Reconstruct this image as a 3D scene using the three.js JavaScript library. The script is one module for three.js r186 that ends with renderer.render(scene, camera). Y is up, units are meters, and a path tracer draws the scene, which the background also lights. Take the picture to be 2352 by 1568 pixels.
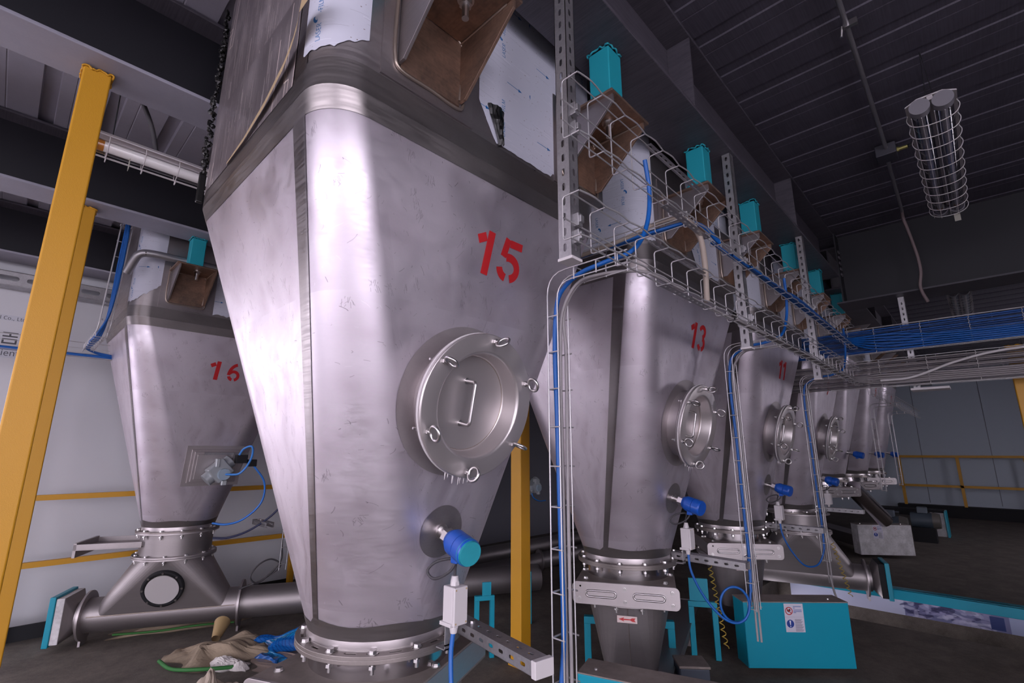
import * as THREE from 'three';
import { mergeGeometries } from 'three/addons/utils/BufferGeometryUtils.js';
import { RoundedBoxGeometry } from 'three/addons/geometries/RoundedBoxGeometry.js';

// ---------------------------------------------------------------- camera, sky, light, exposure
const scene = new THREE.Scene();
const camera = new THREE.PerspectiveCamera(70.24, 1.5, 0.05, 120);
camera.rotation.order = 'YXZ';
camera.position.set(0, 1.52, 0);
camera.rotation.set(12.82 * Math.PI / 180, 43.86 * Math.PI / 180, 0.12 * Math.PI / 180);
const renderer = new THREE.WebGLRenderer({ antialias: true });
renderer.toneMapping = THREE.LinearToneMapping;
renderer.toneMappingExposure = 1.0;
renderer.shadowMap.enabled = true;
scene.background = new THREE.Color(0.95, 0.88, 1.0);        // even overcast daylight outside the loading door
scene.backgroundIntensity = 5.7;

// ---------------------------------------------------------------- random, noise
let seed = 7;
const rnd = () => { seed = (seed * 1664525 + 1013904223) >>> 0; return seed / 4294967296; };
const rr = (a, b) => a + (b - a) * rnd();
function lattice(n, s) { const a = new Float32Array(n * n); let q = s * 7919 + 13; for (let i = 0; i < n * n; i++) { q = (q * 1664525 + 1013904223) >>> 0; a[i] = q / 4294967296; } return a; }
function vnoise(n, s) { const L = lattice(n, s); return (u, v) => { u *= n; v *= n; const x0 = Math.floor(u), y0 = Math.floor(v), fx = u - x0, fy = v - y0; const m = (a) => ((a % n) + n) % n; const g = (x, y) => L[m(y) * n + m(x)]; const sx = fx * fx * (3 - 2 * fx), sy = fy * fy * (3 - 2 * fy); return (g(x0, y0) * (1 - sx) + g(x0 + 1, y0) * sx) * (1 - sy) + (g(x0, y0 + 1) * (1 - sx) + g(x0 + 1, y0 + 1) * sx) * sy; }; }
function tex(n, f, srgb, rx = 1, ry = 1) {
  const d = new Uint8Array(n * n * 4);
  for (let j = 0; j < n; j++) for (let i = 0; i < n; i++) { const c = f(i / n, j / n), k = 4 * (j * n + i); for (let q = 0; q < 3; q++) d[k + q] = Math.max(0, Math.min(255, 255 * (c.length ? c[q] : c))); d[k + 3] = 255; }
  const t = new THREE.DataTexture(d, n, n); t.wrapS = t.wrapT = THREE.RepeatWrapping; t.magFilter = THREE.LinearFilter; t.minFilter = THREE.LinearMipmapLinearFilter; t.generateMipmaps = true;
  if (srgb) t.colorSpace = THREE.SRGBColorSpace; t.repeat.set(rx, ry); t.needsUpdate = true; return t;
}
function canvasTex(w, h, draw, srgb = true) {
  const c = document.createElement('canvas'); c.width = w; c.height = h; const g = c.getContext('2d'); draw(g, w, h);
  const t = new THREE.CanvasTexture(c); t.wrapS = t.wrapT = THREE.RepeatWrapping; if (srgb) t.colorSpace = THREE.SRGBColorSpace; return t;
}
const nA = vnoise(8, 1), nB = vnoise(32, 2), nC = vnoise(128, 3), nD = vnoise(4, 4), nE = vnoise(256, 5);
const fbm = (u, v) => 0.5 * nA(u, v) + 0.3 * nB(u, v) + 0.2 * nC(u, v);

// ---------------------------------------------------------------- materials
const S = (hex, o = {}) => new THREE.MeshStandardMaterial({ color: hex, roughness: 0.6, metalness: 0, side: THREE.DoubleSide, ...o });
const steelRough = tex(512, (u, v) => 0.47 + 0.2 * (fbm(u, v) - 0.5) + 0.07 * (nE(u * 0.2, v) - 0.5), false);
const steelCol = tex(512, (u, v) => { const f = 0.93 + 0.12 * (fbm(u, v) - 0.5) + 0.03 * (nE(u, v) - 0.5) - 0.10 * Math.max(0, nB(u + 0.3, v * 1.0) * nA(v, u) - 0.62); return [f, f * 0.985, f]; }, false);
const scratch = canvasTex(1024, 1024, (g, w, h) => {
  g.fillStyle = 'rgb(128,128,128)'; g.fillRect(0, 0, w, h); let s = 5; const r = () => { s = (s * 16807) % 2147483647; return s / 2147483647; };
  for (let i = 0; i < 420; i++) { const x = r() * w, y = r() * h, a = r() * 6.28, l = 4 + r() * r() * 60; g.strokeStyle = r() < 0.5 ? 'rgba(70,70,70,.5)' : 'rgba(200,200,200,.5)'; g.lineWidth = 0.6 + r(); g.beginPath(); g.moveTo(x, y); g.quadraticCurveTo(x + Math.cos(a) * l * 0.5 + r() * 8, y + Math.sin(a) * l * 0.5, x + Math.cos(a) * l, y + Math.sin(a) * l); g.stroke(); }
  for (let i = 0; i < 50; i++) { const x = r() * w, y = r() * h; for (let k = 0; k < 8; k++) { g.strokeStyle = 'rgba(80,80,80,.35)'; g.lineWidth = 0.8; g.beginPath(); const xx = x + r() * 20, yy = y + r() * 20; g.moveTo(xx, yy); g.lineTo(xx + r() * 14 - 7, yy + 6 + r() * 14); g.stroke(); } }
}, false);
const smudge = canvasTex(1024, 1024, (g, w, h) => {
  g.fillStyle = '#f2f0f2'; g.fillRect(0, 0, w, h); let s = 11; const r = () => { s = (s * 16807) % 2147483647; return s / 2147483647; };
  for (let i = 0; i < 120; i++) { const x = r() * w, y = r() * h, q = 20 + r() * 110, gr = g.createRadialGradient(x, y, 0, x, y, q); const d = r() < 0.5; gr.addColorStop(0, d ? 'rgba(190,180,186,.2)' : 'rgba(255,252,255,.22)'); gr.addColorStop(1, d ? 'rgba(190,180,186,0)' : 'rgba(255,252,255,0)'); g.fillStyle = gr; g.fillRect(x - q, y - q, 2 * q, 2 * q); }
  for (let i = 0; i < 320; i++) { const x = r() * w, y = r() * h, a = r() * 6.28, l = 3 + r() * r() * 46; g.strokeStyle = r() < 0.7 ? 'rgba(78,70,76,.55)' : 'rgba(255,255,255,.9)'; g.lineWidth = 0.5 + 0.8 * r(); g.beginPath(); g.moveTo(x, y); g.quadraticCurveTo(x + Math.cos(a) * l * 0.5 + r() * 8, y + Math.sin(a) * l * 0.5, x + Math.cos(a) * l, y + Math.sin(a) * l); g.stroke(); }
  for (let i = 0; i < 26; i++) { const x = r() * w, y = r() * h; for (let k = 0; k < 10; k++) { g.strokeStyle = 'rgba(70,62,70,.45)'; g.lineWidth = 0.8; g.beginPath(); const xx = x + r() * 30, yy = y + r() * 30; g.moveTo(xx, yy); g.lineTo(xx + r() * 16 - 8, yy + 6 + r() * 18); g.stroke(); } }
});
const brushed = tex(512, (u, v) => 0.30 + 0.16 * nE(u * 0.05, v) + 0.1 * (nA(u, v) - 0.5), false);
const spangle = tex(512, (u, v) => { const f = 0.78 + 0.22 * (nB(u, v) * 0.6 + nC(u, v) * 0.4 - 0.5) + 0.1 * (nE(u, v) - 0.5); return [f, f, f]; }, false);
const M = {
  steel: S(0xffffff, { color: new THREE.Color().setRGB(0.76, 0.715, 0.77), metalness: 0.87, roughness: 1, roughnessMap: steelRough, map: smudge }),
  ground: S(0xffffff, { color: new THREE.Color().setRGB(0.44, 0.41, 0.41), metalness: 0.92, roughness: 1, roughnessMap: brushed, map: steelCol }),
  flange: S(0xffffff, { color: new THREE.Color().setRGB(0.52, 0.485, 0.485), metalness: 0.88, roughness: 1, roughnessMap: steelRough, map: steelCol }),
  shiny: S(0xffffff, { color: new THREE.Color().setRGB(0.5, 0.47, 0.48), metalness: 1, roughness: 0.2 }),
  bolt: S(0xffffff, { color: new THREE.Color().setRGB(0.62, 0.6, 0.6), metalness: 1, roughness: 0.3 }),
  galv: S(0xffffff, { color: new THREE.Color().setRGB(0.50, 0.49, 0.51), metalness: 0.85, roughness: 0.45, map: spangle }),
  wire: S(0xffffff, { color: new THREE.Color().setRGB(0.56, 0.545, 0.56), metalness: 0.65, roughness: 0.42 }),
  dark: S(0x15151a, { roughness: 0.8 }),
  black: S(0x0b0b0c, { roughness: 0.35 }),
  rubber: S(0x3c3a3e, { roughness: 0.6 }),
  white: S(0xc6c1c3, { roughness: 0.5 }),
  grey: S(0xb5b1b2, { roughness: 0.55 }),
  red: S(0xb5121b, { roughness: 0.7 }),
  blue: S(0x0b55b8, { roughness: 0.42 }),
  blueCable: S(0x0e58a6, { roughness: 0.45 }),
  greyCable: S(0x8f8a8c, { roughness: 0.55 }),
  hose: S(0x9a8e84, { roughness: 0.65 }),
  tan: S(0xb09a78, { roughness: 0.7 }),
  weld: S(0xffffff, { color: new THREE.Color().setRGB(0.42, 0.35, 0.30), metalness: 0.9, roughness: 0.4 }),
};
const paintBump = tex(256, (u, v) => 0.5 + 0.5 * (nE(u, v) - 0.5) + 0.3 * (nC(u, v) - 0.5), false, 4, 4);
M.yellow = S(0xc28d1a, { roughness: 0.48, bumpMap: paintBump, bumpScale: 0.0004 });
M.teal = S(0x1b97a6, { roughness: 0.5, bumpMap: paintBump, bumpScale: 0.0006 });
M.tealSmooth = S(0x0d90a8, { roughness: 0.35 });
M.beam = S(0xffffff, { color: new THREE.Color().setRGB(0.085, 0.08, 0.098), roughness: 0.5, map: tex(512, (u, v) => { const f = 0.8 + 0.35 * (nE(u * 0.04, v) - 0.5) + 0.35 * (fbm(u, v) - 0.4); return [f, f * 0.97, f * 0.98]; }, false) });
M.flangeRing = S(0xffffff, { color: new THREE.Color().setRGB(0.30, 0.27, 0.255), metalness: 0.75, roughness: 0.42, map: steelCol });
M.band = S(0xffffff, { color: new THREE.Color().setRGB(0.29, 0.27, 0.265), metalness: 0.9, roughness: 1, roughnessMap: brushed, map: steelCol });
M.webDark = S(0x191a21, { roughness: 0.6 });  // shade in the recess of the left beams is put into this dark colour
M.flangeLit = S(0xffffff, { color: new THREE.Color().setRGB(0.31, 0.31, 0.365), roughness: 0.5, map: steelCol });  // left beam undersides: light from below is put into the paler colour
M.strip = S(0xffffff, { color: new THREE.Color().setRGB(0.34, 0.32, 0.325), metalness: 1, roughness: 1, roughnessMap: brushed, map: steelCol });
M.deckLit = S(0xffffff, { color: new THREE.Color().setRGB(0.40, 0.395, 0.455), roughness: 0.45, metalness: 0.2, map: steelCol });  // left bay deck: its stronger light is put into the paler colour
M.deck = S(0xffffff, { color: new THREE.Color().setRGB(0.095, 0.09, 0.115), roughness: 0.55, metalness: 0.1, map: tex(512, (u, v) => { const f = 0.85 + 0.25 * (fbm(u, v) - 0.5) + 0.25 * (nE(u, v * 0.03) - 0.5); return [f, f * 0.98, f]; }, false) });  // right aisle deck: its weaker light is put into the darker colour
M.brown = S(0xffffff, { metalness: 0.75, roughness: 0.42, map: tex(512, (u, v) => { const a = fbm(u, v), b = nE(u * 0.05, v); const f = 0.55 + 0.8 * (a - 0.5) + 0.12 * (b - 0.5); return [0.44 * f + 0.05, 0.26 * f + 0.05, 0.17 * f + 0.05]; }, false) });
M.concrete = S(0xffffff, { roughness: 0.9, map: tex(1024, (u, v) => { const f = 0.75 + 0.6 * (fbm(u, v) - 0.5) + 0.2 * (nE(u, v) - 0.5); return [0.165 * f, 0.14 * f, 0.12 * f]; }, false) });
M.wallPanel = S(0xffffff, { color: new THREE.Color().setRGB(0.62, 0.63, 0.67), roughness: 0.5, bumpMap: tex(256, (u, v) => 0.6 * nD(u, v) + 0.4 * nA(u, v), false, 0.35, 0.35), bumpScale: 0.05 });
M.wallBlue = S(0xffffff, { color: new THREE.Color().setRGB(0.42, 0.47, 0.55), roughness: 0.55 });
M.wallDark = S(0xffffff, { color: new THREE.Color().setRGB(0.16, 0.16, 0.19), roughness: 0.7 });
M.glass = new THREE.MeshPhysicalMaterial({ color: 0xb8b8c0, roughness: 0.08, transmission: 1, thickness: 0, side: THREE.DoubleSide });
M.tubeLamp = S(0xf2f0f0, { roughness: 0.35 });
// protective film print: the maker's words and arrows, repeated
function filmPrint(g, w, h, dots) {
  g.fillStyle = '#c3c5d2'; g.fillRect(0, 0, w, h); let s = 3; const r = () => { s = (s * 16807) % 2147483647; return s / 2147483647; };
  for (let i = 0; i < 160; i++) { g.strokeStyle = r() < 0.5 ? 'rgba(90,88,100,.25)' : 'rgba(240,240,250,.5)'; g.lineWidth = 1 + r(); const x = r() * w, y = r() * h, l = 20 + r() * 150; g.beginPath(); g.moveTo(x, y); g.lineTo(x + l, y + l * 0.02); g.stroke(); }
  if (dots) for (let i = 0; i < 240; i++) { g.fillStyle = 'rgba(80,62,55,' + (0.25 + 0.5 * r()) + ')'; g.beginPath(); g.ellipse(r() * w, r() * h, 1 + 3 * r(), 1 + 2 * r(), 0, 0, 7); g.fill(); }
  const ink = '#1b5f9e'; g.lineWidth = 3.5;
  const one = (x, y) => {
    g.save(); g.translate(x, y); g.strokeStyle = g.fillStyle = ink;
    g.beginPath(); g.moveTo(-62, 0); g.lineTo(40, 0); g.stroke(); g.beginPath(); g.moveTo(62, 0); g.lineTo(32, -10); g.lineTo(32, 10); g.fill();
    g.restore(); g.save(); g.translate(x + 168, y - 8); g.rotate(-Math.PI / 2 - 0.0); g.fillStyle = ink; g.font = '34px sans-serif'; g.textAlign = 'center'; g.fillText('LASER', -72, 10); g.fillText('-FILM', 72, 10);
    g.beginPath(); g.ellipse(2, -26, 20, 11, -0.5, 0, 7); g.fill(); g.fillStyle = '#c3c5d2'; g.beginPath(); g.ellipse(7, -22, 12, 5, -0.5, 0, 7); g.fill();
    g.restore();
  };
  for (const [x, y] of [[120, 140], [376, 396], [120, 652], [376, 908], [632, 140], [888, 396], [632, 652], [888, 908]]) one(x, y);
}
M.film = S(0xffffff, { roughness: 0.42, map: canvasTex(1024, 1024, (g, w, h) => filmPrint(g, w, h, true)) });
M.film.map.repeat.set(1 / 0.72, 1 / 0.72);
M.clearFilm = S(0xffffff, { metalness: 0.2, roughness: 0.32, map: canvasTex(1024, 1024, (g, w, h) => {
  g.fillStyle = '#686164'; g.fillRect(0, 0, w, h); let s = 21; const r = () => { s = (s * 16807) % 2147483647; return s / 2147483647; };
  for (let i = 0; i < 60; i++) { const x = r() * w, y = r() * h, q = 40 + r() * 160, gr = g.createRadialGradient(x, y, 0, x, y, q); const d = r() < 0.5; gr.addColorStop(0, d ? 'rgba(70,66,68,.4)' : 'rgba(170,162,165,.4)'); gr.addColorStop(1, 'rgba(120,114,116,0)'); g.fillStyle = gr; g.fillRect(x - q, y - q, 2 * q, 2 * q); }
  for (let i = 0; i < 700; i++) { g.strokeStyle = 'rgba(240,228,224,' + (0.2 + 0.7 * r() * r()) + ')'; g.lineWidth = 0.7 + r() * 2.2; const x = r() * w, y = r() * h, l = 20 + r() * 200; g.beginPath(); g.moveTo(x, y); g.lineTo(x + l * 0.16 * (r() - 0.3), y + l); g.stroke(); }
  g.strokeStyle = 'rgba(240,225,218,.9)'; g.lineWidth = 4.5; for (const [x, y, a] of [[560, 420, 90], [650, 330, 70], [740, 470, 130], [820, 560, 80]]) { g.beginPath(); g.moveTo(x, y - 320); g.lineTo(x - 6, y); g.lineTo(x + a * 0.5, y + 8); g.lineTo(x + a * 0.5 - 4, y + 120); g.lineTo(x + a, y + 128); g.lineTo(x + a + 12, y - 200); g.stroke(); }
}) });
M.scuffed = S(0xffffff, { roughness: 0.5, map: tex(256, (u, v) => { const f = 0.75 + 0.5 * (fbm(u, v) - 0.5); return [f * 0.78, f * 0.76, f * 0.78]; }, false, 2, 2) });

// ---------------------------------------------------------------- geometry helpers (all give plain non-indexed geometry with uv in metres)
const V = (x, y, z) => new THREE.Vector3(x, y, z);
const clean = (g) => { const n = g.index ? g.toNonIndexed() : g; for (const k of Object.keys(n.attributes)) if (!['position', 'normal', 'uv'].includes(k)) n.deleteAttribute(k); n.morphAttributes = {}; return n; };
function boxUV(g) {
  const p = g.attributes.position, n = g.attributes.normal, uv = new Float32Array(p.count * 2);
  for (let i = 0; i < p.count; i += 3) {
    let nx = 0, ny = 0, nz = 0; for (let k = 0; k < 3; k++) { nx += n.getX(i + k); ny += n.getY(i + k); nz += n.getZ(i + k); }
    nx = Math.abs(nx); ny = Math.abs(ny); nz = Math.abs(nz);
    for (let k = 0; k < 3; k++) { const x = p.getX(i + k), y = p.getY(i + k), z = p.getZ(i + k); const q = nx >= ny && nx >= nz ? [-z, y] : ny >= nz ? [x, z] : [x, y]; uv[2 * (i + k)] = q[0]; uv[2 * (i + k) + 1] = q[1]; }
  }
  g.setAttribute('uv', new THREE.BufferAttribute(uv, 2)); return g;
}
const box = (x0, x1, y0, y1, z0, z1, r = 0) => {
  const a = Math.abs(x1 - x0), b = Math.abs(y1 - y0), c = Math.abs(z1 - z0);
  const g = r ? new RoundedBoxGeometry(a, b, c, 2, Math.min(r, a / 2.01, b / 2.01, c / 2.01)) : new THREE.BoxGeometry(a, b, c);
  return boxUV(clean(g.translate((x0 + x1) / 2, (y0 + y1) / 2, (z0 + z1) / 2)));
};
const quatTo = (d) => new THREE.Quaternion().setFromUnitVectors(V(0, 1, 0), d.clone().normalize());
const cyl = (a, b, r0, r1 = r0, n = 20, open = false) => { const A = V(...a), B = V(...b), d = B.clone().sub(A); const g = new THREE.CylinderGeometry(r1, r0, d.length(), n, 1, open); g.applyQuaternion(quatTo(d)); g.translate((A.x + B.x) / 2, (A.y + B.y) / 2, (A.z + B.z) / 2); return clean(g); };
const hex = (c, d, r, h) => { const q = V(...d).normalize(); const g = new THREE.CylinderGeometry(r * 0.94, r, h, 6); g.applyQuaternion(quatTo(q)); g.translate(c[0] + q.x * h / 2, c[1] + q.y * h / 2, c[2] + q.z * h / 2); const m = clean(g); m.computeVertexNormals(); return m; };
const tube = (pts, r, seg = 0, n = 8, closed = false, tension = 0.5) => { const c = new THREE.CatmullRomCurve3(pts.map((p) => V(...p)), closed, 'centripetal', tension); return clean(new THREE.TubeGeometry(c, seg || Math.max(2, pts.length * 6), r, n, closed)); };
const poly = (pts, r, n = 6, bend = 0) => { // straight runs with rounded bends
  const P = new THREE.CurvePath(), q = pts.map((p) => V(...p)); let a = q[0];
  for (let i = 1; i < q.length; i++) { if (i < q.length - 1 && bend) { const d0 = q[i].clone().sub(q[i - 1]).normalize(), d1 = q[i + 1].clone().sub(q[i]).normalize(); const s = q[i].clone().addScaledVector(d0, -bend), e = q[i].clone().addScaledVector(d1, bend); P.add(new THREE.LineCurve3(a, s)); P.add(new THREE.QuadraticBezierCurve3(s, q[i], e)); a = e; } else { P.add(new THREE.LineCurve3(a, q[i])); a = q[i]; } }
  const out = []; for (const c of P.curves) { const k = c.isLineCurve3 ? 1 : 5; for (let i = 0; i < k; i++) out.push(c.getPoint(i / k)); } out.push(a);
  const c = new THREE.CatmullRomCurve3(out, false, 'centripetal', 0.001); let L = 0; const pos = [], idx = [];
  // sweep a ring along the points
  let up = V(0, 1, 0); const rings = [];
  for (let i = 0; i < out.length; i++) { const t = out[Math.min(i + 1, out.length - 1)].clone().sub(out[Math.max(i - 1, 0)]).normalize(); if (Math.abs(t.dot(up)) > 0.95) up = Math.abs(t.x) < 0.7 ? V(1, 0, 0) : V(0, 0, 1); const s = t.clone().cross(up).normalize(), w = s.clone().cross(t).normalize(); up = w; const ring = []; for (let k = 0; k < n; k++) { const f = k / n * 2 * Math.PI; ring.push([s.clone().multiplyScalar(Math.cos(f)).addScaledVector(w, Math.sin(f)), out[i]]); } rings.push(ring); }
  const P3 = [], N3 = []; const put = (q) => { P3.push(q[1].x + q[0].x * r, q[1].y + q[0].y * r, q[1].z + q[0].z * r); N3.push(q[0].x, q[0].y, q[0].z); };
  for (let i = 0; i + 1 < rings.length; i++) for (let k = 0; k < n; k++) { const a1 = rings[i][k], b1 = rings[i][(k + 1) % n], c1 = rings[i + 1][(k + 1) % n], d1 = rings[i + 1][k]; put(a1); put(c1); put(b1); put(a1); put(d1); put(c1); }
  const g = new THREE.BufferGeometry(); g.setAttribute('position', new THREE.Float32BufferAttribute(P3, 3)); g.setAttribute('normal', new THREE.Float32BufferAttribute(N3, 3)); g.setAttribute('uv', new THREE.Float32BufferAttribute(new Float32Array(P3.length / 3 * 2), 2)); return g;
};
const lathe = (prof, n = 48, at = [0, 0, 0]) => clean(new THREE.LatheGeometry(prof.map((p) => new THREE.Vector2(...p)), n).translate(...at));
const shape = (pts) => new THREE.Shape(pts.map((p) => new THREE.Vector2(...p)));
const extr = (sh, d, bevel = 0, seg = 8) => clean(new THREE.ExtrudeGeometry(sh, { depth: d, bevelEnabled: bevel > 0, bevelThickness: bevel, bevelSize: bevel, bevelSegments: 2, curveSegments: seg }));
const quads = (grid, normals) => { // grid[i][j] = [x,y,z]
  const P = [], N = [], U = []; const w = grid.length, h = grid[0].length;
  const put = (i, j) => { P.push(...grid[i][j]); if (normals) N.push(...normals[i][j]); U.push(i / (w - 1), j / (h - 1)); };
  for (let i = 0; i + 1 < w; i++) for (let j = 0; j + 1 < h; j++) { put(i, j); put(i + 1, j); put(i + 1, j + 1); put(i, j); put(i + 1, j + 1); put(i, j + 1); }
  const g = new THREE.BufferGeometry(); g.setAttribute('position', new THREE.Float32BufferAttribute(P, 3)); g.setAttribute('uv', new THREE.Float32BufferAttribute(U, 2));
  if (normals) g.setAttribute('normal', new THREE.Float32BufferAttribute(N, 3)); else g.computeVertexNormals(); return g;
};
const frame = (o, ex, ey, ez) => new THREE.Matrix4().makeBasis(V(...ex), V(...ey), V(...ez)).setPosition(...o);
const xf = (g, m) => g.clone().applyMatrix4(m);
const slotHole = (x, y, w, h) => { const p = new THREE.Path(), r = Math.min(w, h) / 2; if (w > h) { p.absarc(x - w / 2 + r, y, r, Math.PI / 2, 1.5 * Math.PI, false); p.absarc(x + w / 2 - r, y, r, -Math.PI / 2, Math.PI / 2, false); } else { p.absarc(x, y + h / 2 - r, r, 0, Math.PI, false); p.absarc(x, y - h / 2 + r, r, Math.PI, 2 * Math.PI, false); } p.closePath(); return p; };

// ---------------------------------------------------------------- naming
const used = {}, bases = new WeakMap();
const numbered = (n) => { const k = used[n] = (used[n] ?? -1) + 1; return k ? n + '_' + String(k).padStart(3, '0') : n; };
function thing(name, label, category, b = [0, 0, 0], group) { const o = new THREE.Group(); o.name = numbered(name); o.position.set(...b); bases.set(o, b); o.userData = { label, category }; if (group) o.userData.group = group; scene.add(o); return o; }
function mesh(geos, mat, b) { const list = Array.isArray(geos) ? geos : [geos]; const g = list.length > 1 ? mergeGeometries(list.map((q) => q)) : list[0].clone(); if (b && (b[0] || b[1] || b[2])) g.translate(-b[0], -b[1], -b[2]); const m = new THREE.Mesh(g, mat); m.castShadow = m.receiveShadow = true; return m; }
function part(name, geos, mat, parent, label, kind) { const b = bases.get(parent) ?? [0, 0, 0]; const m = mesh(geos, mat, b); bases.set(m, b); m.name = name; if (label) m.userData.label = label; if (kind) m.userData.kind = kind; parent.add(m); return m; }
function shared(name, geo, mat, parent, matrix) { const m = new THREE.Mesh(geo, mat); m.name = name; m.castShadow = m.receiveShadow = true; const b = bases.get(parent) ?? [0, 0, 0]; m.applyMatrix4(new THREE.Matrix4().makeTranslation(-b[0], -b[1], -b[2]).multiply(matrix)); parent.add(m); return m; }
function struct(name, geos, mat, parent) { const m = mesh(geos, mat); m.name = parent ? name : numbered(name); if (!parent) { m.userData.kind = 'structure'; scene.add(m); } else parent.add(m); return m; }
function single(name, geos, mat, label, category, group) { const list = Array.isArray(geos) ? geos : [geos]; const g = list.length > 1 ? mergeGeometries(list) : list[0]; g.computeBoundingBox(); const c = g.boundingBox; const b = [(c.min.x + c.max.x) / 2, c.min.y, (c.min.z + c.max.z) / 2]; const m = mesh(g, mat, b); m.position.set(...b); m.name = numbered(name); m.userData = { label, category }; if (group) m.userData.group = group; scene.add(m); return m; }
const T = (x, y, z) => new THREE.Matrix4().makeTranslation(x, y, z);

//==== SETTING
{
  struct('floor', [box(-6.6, 3.6, -0.3, 0, 4.7, -5.85), box(-6.6, -2.15, -0.3, 0, -5.85, -7.0), box(-6.6, 3.6, -0.3, 0, -7.0, -16.7)], M.concrete);
  struct('trim_1', [box(-2.15, 3.6, -0.75, -0.7, -5.6, -7.02), box(-2.2, 3.6, -0.7, -0.3, -5.62, -5.6), box(-2.2, 3.6, -0.7, -0.3, -7.0, -7.02)], M.dark);
  struct('ground', [box(-6.62, 14, -0.32, -0.31, 4.72, 24), box(3.66, 14, -0.32, -0.31, -2, 4.72), box(-20, -6.62, -0.32, -0.31, -3, 24)], S(0xb9b6ba, { roughness: 0.9 }));
  // corrugated steel deck: ribs run across the aisles
  for (const [x0, x1, DY, dm] of [[-6.7, -1.8, 3.712, M.deckLit], [-1.8, 3.7, 3.688, M.deck]]) {
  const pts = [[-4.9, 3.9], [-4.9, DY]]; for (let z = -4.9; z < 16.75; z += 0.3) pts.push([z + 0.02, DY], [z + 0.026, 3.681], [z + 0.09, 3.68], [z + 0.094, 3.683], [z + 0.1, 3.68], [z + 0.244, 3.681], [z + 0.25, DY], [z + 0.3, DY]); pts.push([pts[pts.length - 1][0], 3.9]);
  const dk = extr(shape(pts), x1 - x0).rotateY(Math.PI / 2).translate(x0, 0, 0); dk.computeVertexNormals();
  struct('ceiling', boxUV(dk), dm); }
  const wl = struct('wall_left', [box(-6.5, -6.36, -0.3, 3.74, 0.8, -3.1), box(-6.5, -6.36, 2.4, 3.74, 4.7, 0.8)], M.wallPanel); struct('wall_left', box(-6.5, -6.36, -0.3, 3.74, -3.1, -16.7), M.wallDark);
  struct('wall_far', box(-6.5, 3.6, -0.3, 3.74, -16.55, -16.7), M.wallBlue);
  for (const x of [-5.2, -3.9, -2.6, -1.28, 0.02, 1.3]) struct('panel_seam', box(x, x + 0.012, 0.3, 3.7, -16.54, -16.56), M.wallDark, scene.getObjectByName('wall_far'));
  struct('wall_right', [box(3.5, 3.64, -0.3, 3.74, -0.9, -9.6), box(3.5, 3.64, -0.3, 3.74, -12.4, -16.7), box(3.5, 3.64, -0.3, 1.4, -9.6, -12.4), box(3.5, 3.64, 2.6, 3.74, -9.6, -12.4), box(3.5, 3.64, 3.3, 3.74, 4.7, -0.9), box(3.5, 3.64, -0.3, 0.1, 4.7, -0.9)], M.wallDark);
  struct('wall_back', [box(-6.6, -3.6, -0.3, 3.74, 4.56, 4.7), box(2.2, 3.6, -0.3, 3.74, 4.56, 4.7), box(-3.6, 2.2, 3.2, 3.74, 4.56, 4.7)], M.wallPanel);
  struct('trim_2', [box(-1.9, 3.5, 0, 0.26, -16.2, -16.52)], M.dark);
  // wall print
  const print = (w, h, txt, font, px) => canvasTex(512, Math.round(512 * h / w), (g, W, H) => { g.fillStyle = '#c9cad1'; g.fillRect(0, 0, W, H); g.fillStyle = '#4c4d55'; g.font = font; g.textAlign = 'right'; g.fillText(txt, W - 6, H * px); });
  const sticker = (y, z, w, h, txt, font, px) => { const g = clean(new THREE.PlaneGeometry(w, h)).rotateY(Math.PI / 2).translate(-6.357, y, z); const m = mesh(g, S(0xffffff, { roughness: 0.5, color: new THREE.Color().setRGB(0.95, 0.97, 1), map: print(w, h, txt, font, px) })); m.name = 'wall_print'; wl.add(m); };
  sticker(2.72, 0.23, 0.5, 0.05, 'aterial Co., Ltd', '46px sans-serif', 0.85);
  sticker(2.40, 0.16, 0.36, 0.10, 'icient', '100px sans-serif', 0.8);
  sticker(2.05, 0.3, 0.4, 0.05, 'Co., Ltd', '46px sans-serif', 0.85);
  { const k = canvasTex(256, 128, (g) => { g.fillStyle = '#c9cad1'; g.fillRect(0, 0, 256, 128); g.strokeStyle = '#43444c'; g.lineWidth = 13; g.beginPath(); g.moveTo(10, 44); g.lineTo(104, 44); g.moveTo(10, 84); g.lineTo(104, 84); g.moveTo(56, 10); g.lineTo(56, 118); g.moveTo(142, 20); g.lineTo(240, 20); g.moveTo(142, 50); g.lineTo(240, 50); g.strokeRect(150, 78, 84, 34); g.moveTo(190, 14); g.lineTo(190, 56); g.stroke(); }); const g = clean(new THREE.PlaneGeometry(0.26, 0.13)).rotateY(Math.PI / 2).translate(-6.357, 2.535, 0.13); const m = mesh(g, S(0xffffff, { roughness: 0.5, map: k })); m.name = 'wall_print'; wl.add(m); }
  // perforated rail along the top of the left wall
  { const sh = shape([[-3, 0], [16, 0], [16, 0.13], [-3, 0.13]]); for (let z = -2.9; z < 15.8; z += 0.19) sh.holes.push(slotHole(z + 0.08, 0.065, 0.14, 0.045)); const t = thing('perforated_wall_rail', 'long grey slotted steel rail along the top of the white left wall', 'rail', [-6.2, 2.98, -6]); part('web', extr(sh, 0.004).rotateY(Math.PI / 2).translate(-6.16, 2.98, 0), M.galv, t); part('lip', [box(-6.3, -6.156, 3.106, 3.112, 3, -16), box(-6.3, -6.156, 2.976, 2.982, 3, -16)], M.galv, t); }
}
M.flangeDim = S(0x3a3840, { roughness: 0.5 });
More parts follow.
